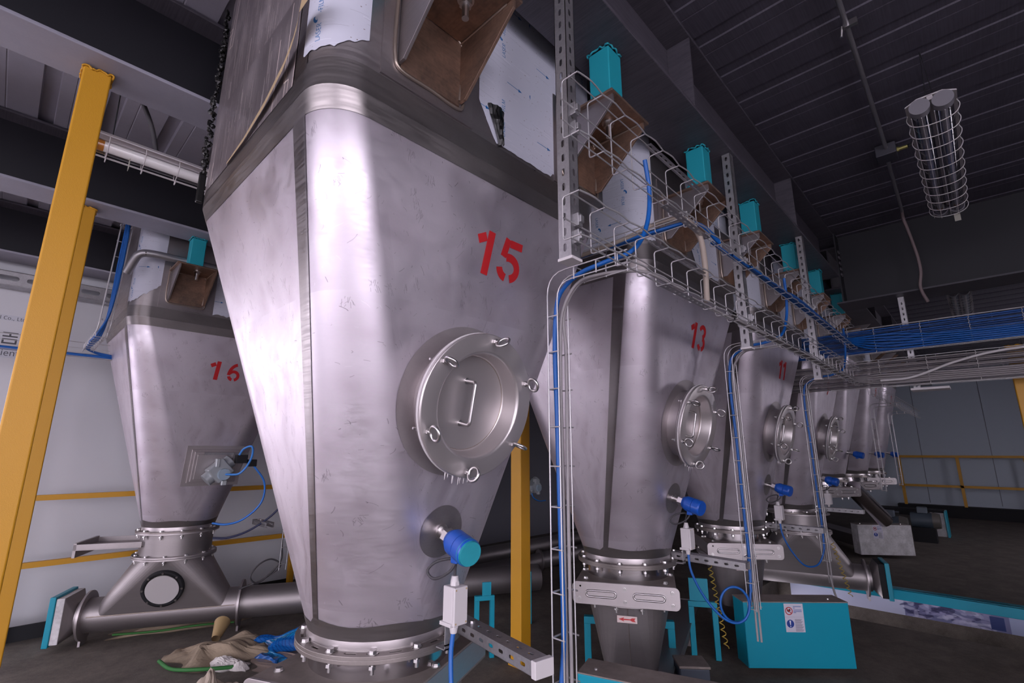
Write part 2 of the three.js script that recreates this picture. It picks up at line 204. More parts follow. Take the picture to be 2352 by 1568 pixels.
//==== BEAMS
function iBeam(label, x0, x1, z0, z1, stiff, group, fm = M.flangeLit, wm = M.webDark) {
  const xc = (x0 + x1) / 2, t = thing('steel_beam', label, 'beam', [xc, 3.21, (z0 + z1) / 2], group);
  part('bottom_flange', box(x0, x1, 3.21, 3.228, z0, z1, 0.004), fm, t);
  part('web', box(xc - 0.006, xc + 0.006, 3.228, 3.655, z0, z1), wm, t);
  part('top_flange', box(x0, x1, 3.655, 3.673, z0, z1, 0.004), M.beam, t);
  for (const z of stiff) for (const s of [-1, 1]) part('stiffener', box(xc + s * 0.008, xc + s * 0.131, 3.23, 3.653, z - 0.006, z + 0.006), wm, t);
  return t;
}
iBeam('dark roof beam over the aisle side of the hopper row, first in view', -1.081, -0.807, 4.4, -5.5, [3.2, 1.3, -0.5, -2.19, -4.05], undefined, M.beam, M.beam);
iBeam('dark roof beam over the aisle side continuing behind the cross girder', -1.081, -0.807, -5.9, -16.4, [-7.8, -9.6, -11.4, -13.2], undefined, M.beam, M.beam);
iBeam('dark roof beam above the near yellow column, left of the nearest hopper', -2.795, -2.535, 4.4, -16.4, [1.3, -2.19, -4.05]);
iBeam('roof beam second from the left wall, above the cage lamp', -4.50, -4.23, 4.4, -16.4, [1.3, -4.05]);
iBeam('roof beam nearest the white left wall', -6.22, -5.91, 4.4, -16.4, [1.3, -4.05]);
{ // cross girder over the aisle
  const t = thing('cross_girder', 'deep dark girder crossing the aisle above the blue cable tray', 'beam', [1.3, 2.95, -5.68]);
  part('web', box(-0.80, 3.44, 2.955, 3.675, -5.674, -5.686), M.webDark, t); part('bottom_flange', box(-0.86, 3.44, 2.94, 2.955, -5.5, -5.86), M.flangeDim, t);
  part('end_plate', box(-0.812, -0.80, 2.955, 3.675, -5.51, -5.85), M.webDark, t);
  for (const y of [3.25, 3.31, 3.37, 3.43, 3.49]) for (const z of [-5.56, -5.6]) part('bolt', hex([-0.80, y, z], [1, 0, 0], 0.016, 0.012), M.beam, t);
  part('diaphragm', box(0.42, 0.46, 2.5, 2.95, -7.4, -7.5), M.beam, t);
}
//==== YELLOW COLUMNS AND RAILINGS
function column(label, x, z, top, s = 0.1, group) { const t = thing('steel_column', label, 'column', [x, 0, z], group); part('shaft', box(x - s / 2, x + s / 2, 0.012, top, z - s / 2, z + s / 2, 0.008), M.yellow, t); part('base_plate', box(x - s * 0.6, x + s * 0.6, 0, 0.012, z - s * 0.6, z + s * 0.6), M.yellow, t);
  const P = []; for (let k = 0; k < 44; k++) { const u = k / 44 * 4, e = Math.floor(u), f = (u - e) * 2 - 1, h = s / 2; const c = [[f * h, -h], [h, f * h], [-f * h, h], [-h, -f * h]][e]; P.push([x + c[0] * 1.04 + rr(-0.003, 0.003), top - 0.004 + rr(-0.012, 0.004), z + c[1] * 1.04 + rr(-0.003, 0.003)]); }
  part('weld_bead', tube(P, 0.005, 110, 5, true), M.yellow, t); return t; }
column('near yellow square column in the left foreground, largest of the yellow columns', -2.70, -0.05, 3.205);
column('yellow column half hidden behind the near yellow column, under the second roof beam', -4.38, -0.18, 3.205);
column('yellow column at the railing by the white left wall', -5.96, -0.245, 3.05, 0.08);
column('yellow column in the dark gap between the hoppers marked 15 and 13', -2.72, -2.93, 3.205, 0.11);
column('yellow column at the far right edge under the cable trays', 0.285, -5.92, 2.42, 0.1);
column('short yellow post ending the left railing, behind the lower left edge of the nearest hopper', -5.955, -2.56, 1.15, 0.06);
single('conduit', cyl([0.352, 0, -5.86], [0.352, 2.42, -5.86], 0.012), M.galv, 'thin grey conduit running up the far right yellow column', 'conduit');
{
  const t = thing('railing', 'yellow two-bar railing along the white left wall', 'railing', [-5.95, 0, -1.4]);
  part('top_rail', box(-5.975, -5.93, 1.105, 1.15, -0.2, -2.54), M.yellow, t); part('middle_rail', box(-5.975, -5.93, 0.565, 0.61, -0.2, -2.54), M.yellow, t);
  part('toe_board', box(-5.99, -5.975, 0, 0.115, 4.4, -2.54), M.dark, t, 'black toe board');
  const q = thing('railing', 'dim yellow railing before the blue-grey far wall', 'railing', [0, 0.26, -16.2]);
  part('top_rail', box(-1.8, 3.4, 1.405, 1.46, -16.18, -16.24), M.yellow, q); part('middle_rail', box(-1.8, 3.4, 0.70, 0.755, -16.18, -16.24), M.yellow, q);
  for (const x of [-1.72, -0.6, 0.55, 1.7, 2.9]) part('post', box(x - 0.03, x + 0.03, 0.26, 1.405, -16.18, -16.24), M.yellow, q);
}
//==== HOPPERS (built about their own axis: x to the aisle, outlet flange at y = 0.855)
const HX = 0.63, HZ = 0.69, RC = 0.135, RB = 0.272, YT = 2.555, YB = 0.90;
const NC = 10, PROF = []; // [top x, top z, bottom x, bottom z, angle]
for (let c = 0; c < 4; c++) { const sx = [1, -1, -1, 1][c], sz = [1, 1, -1, -1][c]; for (let k = 0; k <= NC; k++) { const a = (c + k / NC) * Math.PI / 2; PROF.push([sx * (HX - RC) + RC * Math.cos(a), sz * (HZ - RC) + RC * Math.sin(a), RB * Math.cos(a), RB * Math.sin(a), a]); } }
const per = [0]; for (let i = 1; i <= PROF.length; i++) { const p = PROF[i - 1], q = PROF[i % PROF.length]; per.push(per[i - 1] + Math.hypot(q[0] - p[0], q[1] - p[1])); }
const PER = per[PROF.length];
// point of the skin at perimeter s (metres at the seam) and height y, pushed out by d
function skin(s, y, d = 0) {
  s = ((s % PER) + PER) % PER; let i = 0; while (per[i + 1] < s) i++; const f = (s - per[i]) / (per[i + 1] - per[i]), p = PROF[i], q = PROF[(i + 1) % PROF.length];
  let qa = q[4]; if (qa < p[4] - 1e-6) qa += 2 * Math.PI; const a = p[4] + (qa - p[4]) * f;
  const tx = p[0] + (q[0] - p[0]) * f, tz = p[1] + (q[1] - p[1]) * f, bx = p[2] + (q[2] - p[2]) * f, bz = p[3] + (q[3] - p[3]) * f;
  const inCone = y < YT, u = Math.max(0, Math.min(1, (y - YB) / (YT - YB))); let x = tx, z = tz, n = V(Math.cos(a), 0, Math.sin(a));
  if (inCone) { x = bx + (tx - bx) * u; z = bz + (tz - bz) * u; const R = V(tx - bx, YT - YB, tz - bz), t = V(-Math.sin(a), 0, Math.cos(a)); n = R.cross(t).normalize(); if (n.x * Math.cos(a) + n.z * Math.sin(a) < 0) n.negate(); }
  return { p: [x + n.x * d, y + n.y * d, z + n.z * d], n: [n.x, n.y, n.z] };
}
const S_OF = (i) => per[i];
const sFace = { xp: per[3 * (NC + 1) + NC], zp: per[NC] }; // where the +x face (going to +z... ) and the +z face start
function skinPatch(sList, yOf, d, uvS = -1, flip = false) { // columns at s, each with its list of heights
  const P = [], N = [], U = []; const cols = sList.map((s) => yOf(s).map((y) => ({ ...skin(s, y, d), u: s * uvS, v: y * (flip ? -1 : 1) })));
  const put = (c) => { P.push(...c.p); N.push(...c.n); U.push(c.u, c.v); };
  for (let i = 0; i + 1 < cols.length; i++) for (let j = 0; j + 1 < cols[i].length; j++) { const a = cols[i][j], b = cols[i + 1][j], c = cols[i + 1][j + 1], e = cols[i][j + 1]; put(a); put(e); put(c); put(a); put(c); put(b); }
  const g = new THREE.BufferGeometry(); g.setAttribute('position', new THREE.Float32BufferAttribute(P, 3)); g.setAttribute('normal', new THREE.Float32BufferAttribute(N, 3)); g.setAttribute('uv', new THREE.Float32BufferAttribute(U, 2)); return g;
}
const range = (a, b, n) => Array.from({ length: n + 1 }, (_, i) => a + (b - a) * i / n);
const ALL = [...per.slice(0, PROF.length), PER - 1e-6];
// perimeter coordinate of a z on the +x face / an x on the +z face
const sX = (z) => { const s0 = per[3 * (NC + 1) + NC]; return s0 + (z + (HZ - RC)); };       // +x face runs from z = -(HZ-RC) upward
const sZ = (x) => per[NC] + ((HX - RC) - x);                                                  // +z face runs from x = +(HX-RC) to the left
const faceX = (y) => y >= YT ? HX : RB + (HX - RB) * (y - YB) / (YT - YB);
const slope = Math.atan((HX - RB) / (YT - YB)), cs = Math.cos(slope), sn = Math.sin(slope);
const onFaceX = (y, z, d = 0) => frame([faceX(y) + cs * d, y - sn * d, z], [0, 0, -1], [sn, cs, 0], [cs, -sn, 0]);

// shared pieces
const ringGeo = (() => { const s = new THREE.Shape(); s.absarc(0, 0, 0.309, 0, 2 * Math.PI); const h = new THREE.Path(); h.absarc(0, 0, 0.262, 0, 2 * Math.PI, true); s.holes.push(h); for (let k = 0; k < 24; k++) { const a = k / 24 * 2 * Math.PI + 0.13, p = new THREE.Path(), w = 0.075; p.absarc(0, 0, 0.292, a - w, a + w, false); p.absarc(0, 0, 0.279, a + w, a - w, true); s.holes.push(p); } return extr(s, 0.0105, 0.0015, 48).rotateX(-Math.PI / 2); })();
const boltGeo = mergeGeometries([hex([0, 0.0125, 0], [0, 1, 0], 0.0135, 0.010), cyl([0, 0.011, 0], [0, 0.0135, 0], 0.017, 0.017, 16), cyl([0, -0.05, 0], [0, 0.012, 0], 0.0065, 0.0065, 10), hex([0, -0.034, 0], [0, 1, 0], 0.0125, 0.010)]);
const smallBolt = mergeGeometries([hex([0, 0, 0], [0, 0, 1], 0.009, 0.007), cyl([0, 0, -0.001], [0, 0, 0.002], 0.012, 0.012, 14)]);

function gusset(z) { // sloped side plate of a support bracket
  const s = shape([[0, 0], [0.028, 0], [0.262, 0.215], [0.262, 0.245], [0, 0.245]]);
  return boxUV(extr(s, 0.009, 0.001).translate(HX + 0.012, 2.715, z - 0.0045));
}
function bracket(parent, zc) {
  const b = part('support_bracket', [boxUV(extr((() => { const s = new THREE.Shape(); const w = 0.185, y0 = 2.65, y1 = 3.08; s.moveTo(-w, y0); s.lineTo(w, y0); s.lineTo(w, y1); s.lineTo(-w, y1); s.closePath(); return s; })(), 0.006).rotateY(Math.PI / 2).translate(HX + 0.001, 0, zc))], M.ground, parent);
  part('gusset', gusset(zc + 0.125), M.ground, b, 'dark outer gusset plate'); part('gusset', gusset(zc - 0.125), M.brown, b, 'brown heat-tinted gusset plate');
  part('back_plate', box(HX + 0.007, HX + 0.012, 2.70, 2.96, zc - 0.12, zc + 0.12), M.brown, b);
  part('top_plate', box(HX + 0.012, HX + 0.285, 2.96, 2.972, zc - 0.155, zc + 0.15, 0.003), M.brown, b);
  const P = [[HX + 0.012, 3.0, zc + 0.142], [HX + 0.012, 2.74, zc + 0.142], [HX + 0.012, 2.70, zc + 0.128], [HX + 0.012, 2.692, zc], [HX + 0.012, 2.692, zc - 0.128], [HX + 0.012, 2.72, zc - 0.14]];
  part('weld_bead', [tube(P, 0.006, 60, 6), tube([[HX + 0.014, 2.955, zc - 0.118], [HX + 0.25, 2.955, zc - 0.118]], 0.005, 4, 6), tube([[HX + 0.014, 2.955, zc + 0.118], [HX + 0.014, 2.955, zc - 0.118], [HX + 0.014, 2.72, zc - 0.118]], 0.005, 30, 6)], M.weld, b);
  part('bolt', [hex([HX + 0.16, 2.935, zc - 0.015], [0, 1, 0], 0.022, 0.022), cyl([HX + 0.16, 2.885, zc - 0.015], [HX + 0.16, 2.96, zc - 0.015], 0.012), cyl([HX + 0.16, 2.955, zc - 0.015], [HX + 0.16, 2.96, zc - 0.015], 0.028)], M.bolt, b);
}
function hopperBase(label, cx, cz, lift = 0) {
  const t = thing('hopper', label, 'hopper', [0, 0, 0]);
  part('cone', skinPatch(ALL, () => range(YB, YT, 6), 0), M.steel, t);
  part('bin_wall', skinPatch(ALL, () => [YT, 3.0, 3.655 - lift], 0), M.ground, t);
  part('seam_band', skinPatch(ALL, () => [2.49, 2.535, YT - 0.0005], 0.0016), M.band, t, 'dark ground band below the seam');
  part('seam_band', skinPatch(ALL, () => [YT, 2.60, 2.645], 0.0016), M.band, t, 'dark ground band above the seam');
  for (const c of [0, 2]) { // ground weld strips at one edge of each rounded corner
    const s0 = per[c * (NC + 1) + NC]; part('weld_strip', skinPatch([s0 - 0.015, s0, s0 + 0.03, s0 + 0.068], () => range(0.94, 2.50, 12), 0.0022), M.strip, t);
    part('weld_strip', skinPatch([s0 - 0.015, s0, s0 + 0.07], () => [2.63, 3.0, 3.64 - lift], 0.0022), M.strip, t);
  }
  part('outlet_collar', lathe([[RB - 0.006, YB + 0.03], [RB + 0.001, YB], [RB + 0.0005, 0.868]], 64), M.ground, t);
  part('collar_band', skinPatch(ALL, (s) => [YB, 0.945 + 0.010 * Math.sin(s * 9) + 0.006 * Math.sin(s * 37)], 0.0018), M.band, t);
  part('outlet_flange', [ringGeo.clone().translate(0, 0.857, 0), tube(range(0, 2 * Math.PI, 60).slice(0, 60).map((a) => [0.268 * Math.cos(a), 0.872, 0.268 * Math.sin(a)]), 0.005, 120, 5, true)], M.flangeRing, t);
  for (let k = 0; k < 12; k++) { const a = (2 * k) / 24 * 2 * Math.PI + 0.13; shared('bolt', boltGeo, M.bolt, t, T(0.2855 * Math.cos(a), 0.857, 0.2855 * Math.sin(a))); }
  for (const zc of [0.335, -0.505]) bracket(t, zc);
  return t;
}
// red stencilled digits, drawn as strokes in a unit box and cut with stencil gaps
function stroke(pts, w) { const L = [], R = []; for (let i = 0; i < pts.length; i++) { const a = pts[Math.max(0, i - 1)], b = pts[Math.min(pts.length - 1, i + 1)], l = Math.hypot(b[0] - a[0], b[1] - a[1]), nx = -(b[1] - a[1]) / l, ny = (b[0] - a[0]) / l; L.push([pts[i][0] + nx * w / 2, pts[i][1] + ny * w / 2]); R.unshift([pts[i][0] - nx * w / 2, pts[i][1] - ny * w / 2]); } return [...L, ...R]; }
const arc = (cx, cy, rx, ry, a0, a1, n = 14) => range(a0, a1, n).map((d) => [cx + rx * Math.cos(d * Math.PI / 180), cy + ry * Math.sin(d * Math.PI / 180)]);
const DIG = {
  1: [stroke([[0.36, 0], [0.43, 1.0]], 0.21), stroke([[0.04, 0.73], [0.27, 0.85]], 0.2)],
  3: [stroke(arc(0.33, 0.73, 0.24, 0.20, 165, -80), 0.17), stroke(arc(0.31, 0.27, 0.27, 0.22, 70, -75), 0.17), stroke(arc(0.31, 0.27, 0.27, 0.22, -105, -165), 0.17)],
  5: [stroke([[0.32, 0.91], [0.74, 0.91]], 0.18), stroke([[0.24, 1.0], [0.14, 0.56]], 0.19), stroke(arc(0.36, 0.33, 0.30, 0.25, 112, -72), 0.19), stroke(arc(0.36, 0.33, 0.30, 0.25, -104, -172), 0.19)],
  6: [stroke(arc(0.55, 0.30, 0.47, 0.62, 178, 100), 0.17), stroke(arc(0.34, 0.30, 0.24, 0.23, 150, -75), 0.16), stroke(arc(0.34, 0.30, 0.24, 0.23, 190, 255), 0.16)],
  7: [stroke([[0.05, 0.92], [0.62, 0.92]], 0.16), stroke([[0.58, 0.82], [0.22, 0]], 0.18)],
  9: [stroke(arc(0.34, 0.70, 0.24, 0.23, -30, 195), 0.16), stroke(arc(0.34, 0.70, 0.24, 0.23, 225, 285), 0.16), stroke(arc(0.13, 0.70, 0.47, 0.62, -2, -80), 0.17)],
};
function digits(t, txt, y, z, h = 0.165, gap = 0.118) { [...txt].forEach((c, i) => { const gs = DIG[c].map((q) => extr(shape(q.map((p) => [p[0] * h * 0.95, (p[1] - 0.5) * h])), 0.0006)); part('number_digit', gs.map((g) => xf(g, onFaceX(y, z - i * gap, 0.0015))), M.red, t, 'red stencilled ' + c); }); }
// round inspection door: neck, flanged dish with handle, ring of eye bolts
function manhole(t, y, z) {
  const F0 = onFaceX(y, z, 0), F = onFaceX(y, z, -0.03); const lat = (pr, n = 64) => xf(clean(new THREE.LatheGeometry(pr.map((p) => new THREE.Vector2(...p)), n).rotateX(Math.PI / 2)), F);
  part('manhole_neck', lat([[0.203, -0.01], [0.203, 0.118], [0.195, 0.118]]), M.flange, t);
  part('ground_ring', xf(clean(new THREE.RingGeometry(0.19, 0.268, 64, 1)), F0.clone().multiply(T(0, 0, 0.002))), M.flange, t);
  const lid = part('manhole_lid', lat([[0.245, 0.128], [0.250, 0.132], [0.250, 0.138], [0.246, 0.142], [0.190, 0.142], [0.183, 0.139], [0.178, 0.132], [0.172, 0.078], [0.166, 0.068], [0.10, 0.063], [0.001, 0.063]]), M.shinyLid, t);
  part('clamp_ring', lat([[0.204, 0.106], [0.246, 0.106], [0.246, 0.116], [0.204, 0.116]]), M.flange, lid);
  part('gasket', lat([[0.204, 0.118], [0.249, 0.118], [0.252, 0.122], [0.249, 0.128], [0.204, 0.128]]), M.white, t, 'white gasket edge');
  part('weld_bead', xf(tube(range(0, 2 * Math.PI, 50).slice(0, 50).map((a) => [0.169 * Math.cos(a), 0.169 * Math.sin(a), 0.069]), 0.003, 100, 5, true), F), M.weld, lid);
  part('handle', xf(mergeGeometries([poly([[-0.015, 0.075, 0.063], [-0.015, 0.075, 0.115], [-0.015, -0.075, 0.115], [-0.015, -0.075, 0.063]], 0.0062, 10, 0.014), cyl([-0.015, 0.075, 0.063], [-0.015, 0.075, 0.066], 0.011), cyl([-0.015, -0.075, 0.063], [-0.015, -0.075, 0.066], 0.011)]), F), M.bolt, lid);
  const tilt = [0.4, -0.8, 1.0, 0.3, -0.3, 1.2];
  for (let k = 0; k < 6; k++) {
    const a = (25 + 60 * k) * Math.PI / 180, cx = 0.228 * Math.cos(a), cy = 0.228 * Math.sin(a); const ring = new THREE.TorusGeometry(0.023, 0.0054, 8, 22).rotateY(Math.PI / 2).rotateZ(tilt[k]).translate(cx, cy, 0.181);
    part('eye_bolt', [clean(ring), cyl([cx, cy, 0.09], [cx, cy, 0.16], 0.006, 0.006, 10), hex([cx, cy, 0.143], [0, 0, 1], 0.011, 0.009), hex([cx, cy, 0.093], [0, 0, 1], 0.012, 0.012), cyl([cx - 0.02, cy, 0.088], [cx + 0.02, cy, 0.088], 0.004, 0.004, 8)].map((g) => xf(g, F)), M.bolt, lid);
  }
  // burrs of white sealant hanging from the gasket
  const dr = []; for (let k = 0; k < 9; k++) { const a = -1.65 + 0.05 * k * (k % 2 ? 1 : 1.4) - 0.3, x = 0.25 * Math.cos(a), y2 = 0.25 * Math.sin(a); dr.push(cyl([x, y2, 0.122], [x, y2 - rr(0.008, 0.03), 0.122], 0.003, 0.0006, 5)); }
  part('sealant_drip', dr.map((g) => xf(g, F)), M.white, t);
}
M.shinyLid = S(0xffffff, { color: new THREE.Color().setRGB(0.60, 0.56, 0.56), metalness: 0.85, roughness: 0.4 });
const edgeNoise = (s, k = 1) => 0.012 * Math.sin(s * 31 * k) + 0.008 * Math.sin(s * 83 * k + 1) + 0.004 * Math.sin(s * 190 + 2);
function place(t, cx, cz, dy = 0) { t.position.set(cx, dy, cz); return t; }
const CX = -1.80, CZ = -1.15, PITCH = 1.8, FILM_D = 0.0035;
function filmFront(t) { // film on the +x face between the brackets
  const z1 = 0.115, z0 = -0.66; part('protective_film', skinPatch(range(sX(z0), sX(z1), 60), (s) => { const z = s - sX(0); const b = z > 0.03 ? 2.655 + (z - 0.03) * 1.6 : 2.655; const q = z < -0.31 && z > -0.33 ? 0.02 : 0; return [Math.max(2.652, b) + 0.3 * Math.abs(edgeNoise(s)) + q, 2.9, 3.2, 3.6]; }, FILM_D), M.film, t, 'pale printed protective film');
}
const tubeFoam = (x, z) => { const P = []; const g = []; for (let k = 0; k < 110; k++) { const y = 2.70 + k * 0.0085; const c = new THREE.IcosahedronGeometry(rr(0.004, 0.014), 0); c.scale(rr(0.5, 1.3), rr(0.8, 2.2), 1); c.rotateZ(rr(0, 3)); c.translate(x + rr(-0.012, 0.012), y, z + rr(-0.004, 0.012)); g.push(clean(c)); } g.push(box(x - 0.008, x + 0.012, 2.6, 2.74, z - 0.01, z + 0.018, 0.006)); return g; };
//==== hopper 15
const H15 = place(hopperBase('nearest large stainless steel hopper with the red number 15', CX, CZ), CX, CZ);
digits(H15, '15', 2.243, 0.055);
manhole(H15, 1.70, 0.008);
filmFront(H15);
part('protective_film', skinPatch(range(sZ(HX - RC) - 0.205, sZ(HX - RC) + 0.0, 30).concat([sZ(HX - RC) + 0.012]), (s) => { const f = (sZ(HX - RC) - s) / 0.3; return [2.675 + Math.abs(edgeNoise(s)) * 0.6 + 0.16 * Math.max(0, f - 0.35), 2.95, 3.3, 3.6]; }, FILM_D), M.film, H15, 'pale printed film wrapped round the near corner');
part('protective_film', skinPatch(range(sZ(HX - RC) + 0.075, sZ(-(HX - RC)), 20), (s) => [2.62, 2.9, 3.2, 3.62], FILM_D), M.clearFilm, H15, 'clear scratched film on the left face');
{ // cream strip peeling off along the seam, and dark crumpled flap
  const rib = (pts, w) => { const L = pts.map((p, i) => [[p[0], p[1], p[2]], [p[0] + w[i] * 0.35, p[1] - w[i], p[2] + w[i] * 0.15]]); return quads(L); };
  part('peeled_strip', [rib([[-0.20, 2.632, 0.697], [0.0, 2.645, 0.700], [0.2, 2.685, 0.703], [0.36, 2.735, 0.708], [0.44, 2.77, 0.715], [0.50, 2.80, 0.725], [0.55, 2.805, 0.74], [0.615, 2.82, 0.735]], [0.012, 0.026, 0.042, 0.05, 0.062, 0.08, 0.07, 0.07])], M.tan, H15, 'cream strip of peeled film');
  const gr = []; for (let i = 0; i <= 10; i++) { const col = []; for (let j = 0; j <= 8; j++) { const u = i / 10, v = j / 8; col.push([HX + 0.005 + 0.016 * Math.sin(u * 3.1) + rr(0, 0.008), 2.65 + 0.15 * v, 0.075 - 0.085 * u * (0.25 + 0.75 * v) - 0.06 * (1 - v)]); } gr.push(col); }
  part('film_flap', quads(gr), M.black, H15, 'crumpled black flap of film');
  part('edge_sealant', tubeFoam(-HX + 0.05, HZ + 0.002), M.black, H15, 'ragged black sealant down the left edge');
}
//==== hoppers 13, 11, 9 then 7, 5, 3
const place13 = (n, dz = 0) => CZ - PITCH * n + dz;
const Hset = { 15: H15 };
function rowHopper(num, n, label, { hole = true, lift = 0, dz = 0 } = {}) {
  const t = place(hopperBase(label, CX, 0, lift), CX, place13(n, dz), lift); digits(t, String(num), 2.243, 0.055); if (hole) manhole(t, 1.70, 0.008); filmFront(t);
  part('protective_film', skinPatch(range(per[NC] - 0.19, per[NC] + 0.01, 10).concat(range(per[NC] + 0.05, sZ(-(HX - RC)), 26)), (s) => [2.66 + Math.abs(edgeNoise(s, 0.6)), 3.0, 3.3, 3.6 - lift], FILM_D, 1, true), M.film, t, 'pale printed film on the left face');
  Hset[num] = t; return t;
}
rowHopper(13, 1, 'stainless steel hopper with the red number 13, second in the right-hand row');
rowHopper(11, 2, 'stainless steel hopper with the red number 11, third in the right-hand row');
rowHopper(9, 3, 'dim steel hopper just behind the one marked 11, with an open round manhole flange');
rowHopper(7, 4, 'distant steel hopper without manhole, first of the three raised ones past the cable trays', { hole: false, lift: 0.28 });
rowHopper(5, 5, 'distant steel hopper without manhole, middle one of the three raised ones', { hole: false, lift: 0.28 });
rowHopper(3, 6, 'farthest steel hopper in the row, last of the three raised ones', { hole: false, lift: 0.28 });
//==== left row: hopper 16 and the one behind
const C16X = -5.26, C16Z = -1.24;
{
  const t = place(hopperBase('left rear stainless steel hopper with the red number 16', C16X, C16Z), C16X, C16Z);
  digits(t, '16', 2.20, 0.075, 0.16, 0.14); Hset[16] = t;
  part('protective_film', skinPatch(range(per[NC] - 0.25, per[NC] + 0.012, 30), (s) => { const f = (per[NC] - s) / 0.25; return [2.67 + Math.abs(edgeNoise(s)) + 0.22 * Math.max(0, f - 0.35), 3.0, 3.3, 3.6]; }, FILM_D), M.film, t, 'pale printed film torn at the bottom');
  part('protective_film', skinPatch(range(sX(-0.30), sX(0.13), 20), (s) => [2.655 + Math.abs(edgeNoise(s)), 3.0, 3.3, 3.6], FILM_D), M.film, t);
  // square flow-aid pad with air vibrator
  const F = onFaceX(1.40, -0.10, 0), B = (x0, x1, y0, y1, z0, z1, r = 0) => xf(box(x0, x1, y0, y1, z0, z1, r), F);
  const pad = part('pad_hatch', [B(-0.22, 0.22, -0.17, 0.17, 0, 0.006), B(-0.185, 0.185, -0.14, 0.14, 0.006, 0.022, 0.004), B(-0.165, 0.165, -0.125, 0.125, 0.02, 0.04, 0.004), B(-0.145, 0.145, -0.105, 0.105, 0.04, 0.05, 0.003)], M.flange, t);
  part('hatch_bar', [B(-0.10, 0.24, 0.105, 0.125, 0.05, 0.058), B(0.12, 0.24, 0.07, 0.125, 0.05, 0.08)], M.galv, pad);
}
{ const t = place(hopperBase('steel hopper of the left row almost hidden behind the nearest hopper', C16X, C16Z), C16X, C16Z - PITCH); }
function vibrator(x, y, z, label, s = 1) {
  const t = thing('air_vibrator', label, 'vibrator', [x, y, z]);
  part('body', [box(x - 0.02, x + 0.09, y - 0.075, y + 0.075, z - 0.075, z + 0.075, 0.012), cyl([x, y, z - 0.12], [x, y, z + 0.12], 0.055, 0.055, 20)].map((g) => g.applyMatrix4(new THREE.Matrix4().makeTranslation(x, y, z).multiply(new THREE.Matrix4().makeRotationX(0.75)).multiply(T(-x, -y, -z)))), S(0xaab0b4, { roughness: 0.35, metalness: 0.4 }), t);
  part('cap', cyl([x + 0.085, y - 0.03, z - 0.02], [x + 0.115, y - 0.03, z - 0.02], 0.05, 0.046, 24), S(0x93a4b2, { roughness: 0.4 }), t);
  for (const b of [box(x + 0.06, x + 0.10, y - 0.12, y - 0.08, z - 0.05, z - 0.01, 0.006), box(x + 0.05, x + 0.1, y + 0.03, y + 0.1, z + 0.02, z + 0.05, 0.006)]) part('lug', b, S(0xb5babd, { roughness: 0.4, metalness: 0.4 }), t); return t;
}
vibrator(-4.80, 1.36, -1.36, 'grey air vibrator bolted on the square pad of the hopper marked 16');
vibrator(-4.82, 1.05, -5.45, 'pale blue-grey air vibrator glimpsed between the hoppers marked 15 and 13');
//==== teal hangers between beam and brackets
function hanger(x, z, label) {
  const h = 0.05, t = thing('hanger_post', label, 'hanger', [x, 2.972, z], undefined);
  part('tube', box(x - h, x + h, 2.974, 3.2, z - h, z + h, 0.006), M.teal, t);
  const g = []; for (const [y, q] of [[3.207, 0.0045], [2.978, 0.0045]]) { const P = []; for (let k = 0; k < 40; k++) { const u = k / 40 * 4, e = Math.floor(u), f = (u - e) * 2 - 1; const c = [[f * h, -h], [h, f * h], [-f * h, h], [-h, -f * h]][e]; P.push([x + c[0] * 1.03 + rr(-0.005, 0.005), y + rr(-0.009, 0.005), z + c[1] * 1.03 + rr(-0.005, 0.005)]); } g.push(tube(P, q, 120, 5, true)); }
  part('weld_bead', g, M.teal, t, 'rough teal painted weld'); return t;
}
const HGX = -0.952;
hanger(HGX, -0.725, 'teal box hanger above the first bracket of the nearest hopper');
hanger(HGX, -1.57, 'largest teal box hanger in view, right behind the near slotted strut');
hanger(HGX, -2.525, 'second teal box hanger from the near strut');
hanger(HGX, -3.37, 'third teal box hanger from the near strut');
hanger(HGX, -4.325, 'fourth teal box hanger, left of the third slotted strut');
hanger(HGX, -5.17, 'fifth teal box hanger, right of the third slotted strut');
hanger(HGX, -6.125, 'sixth teal box hanger, half hidden behind the cross girder');
hanger(-4.42, -0.885, 'teal box hanger above the hopper marked 16');
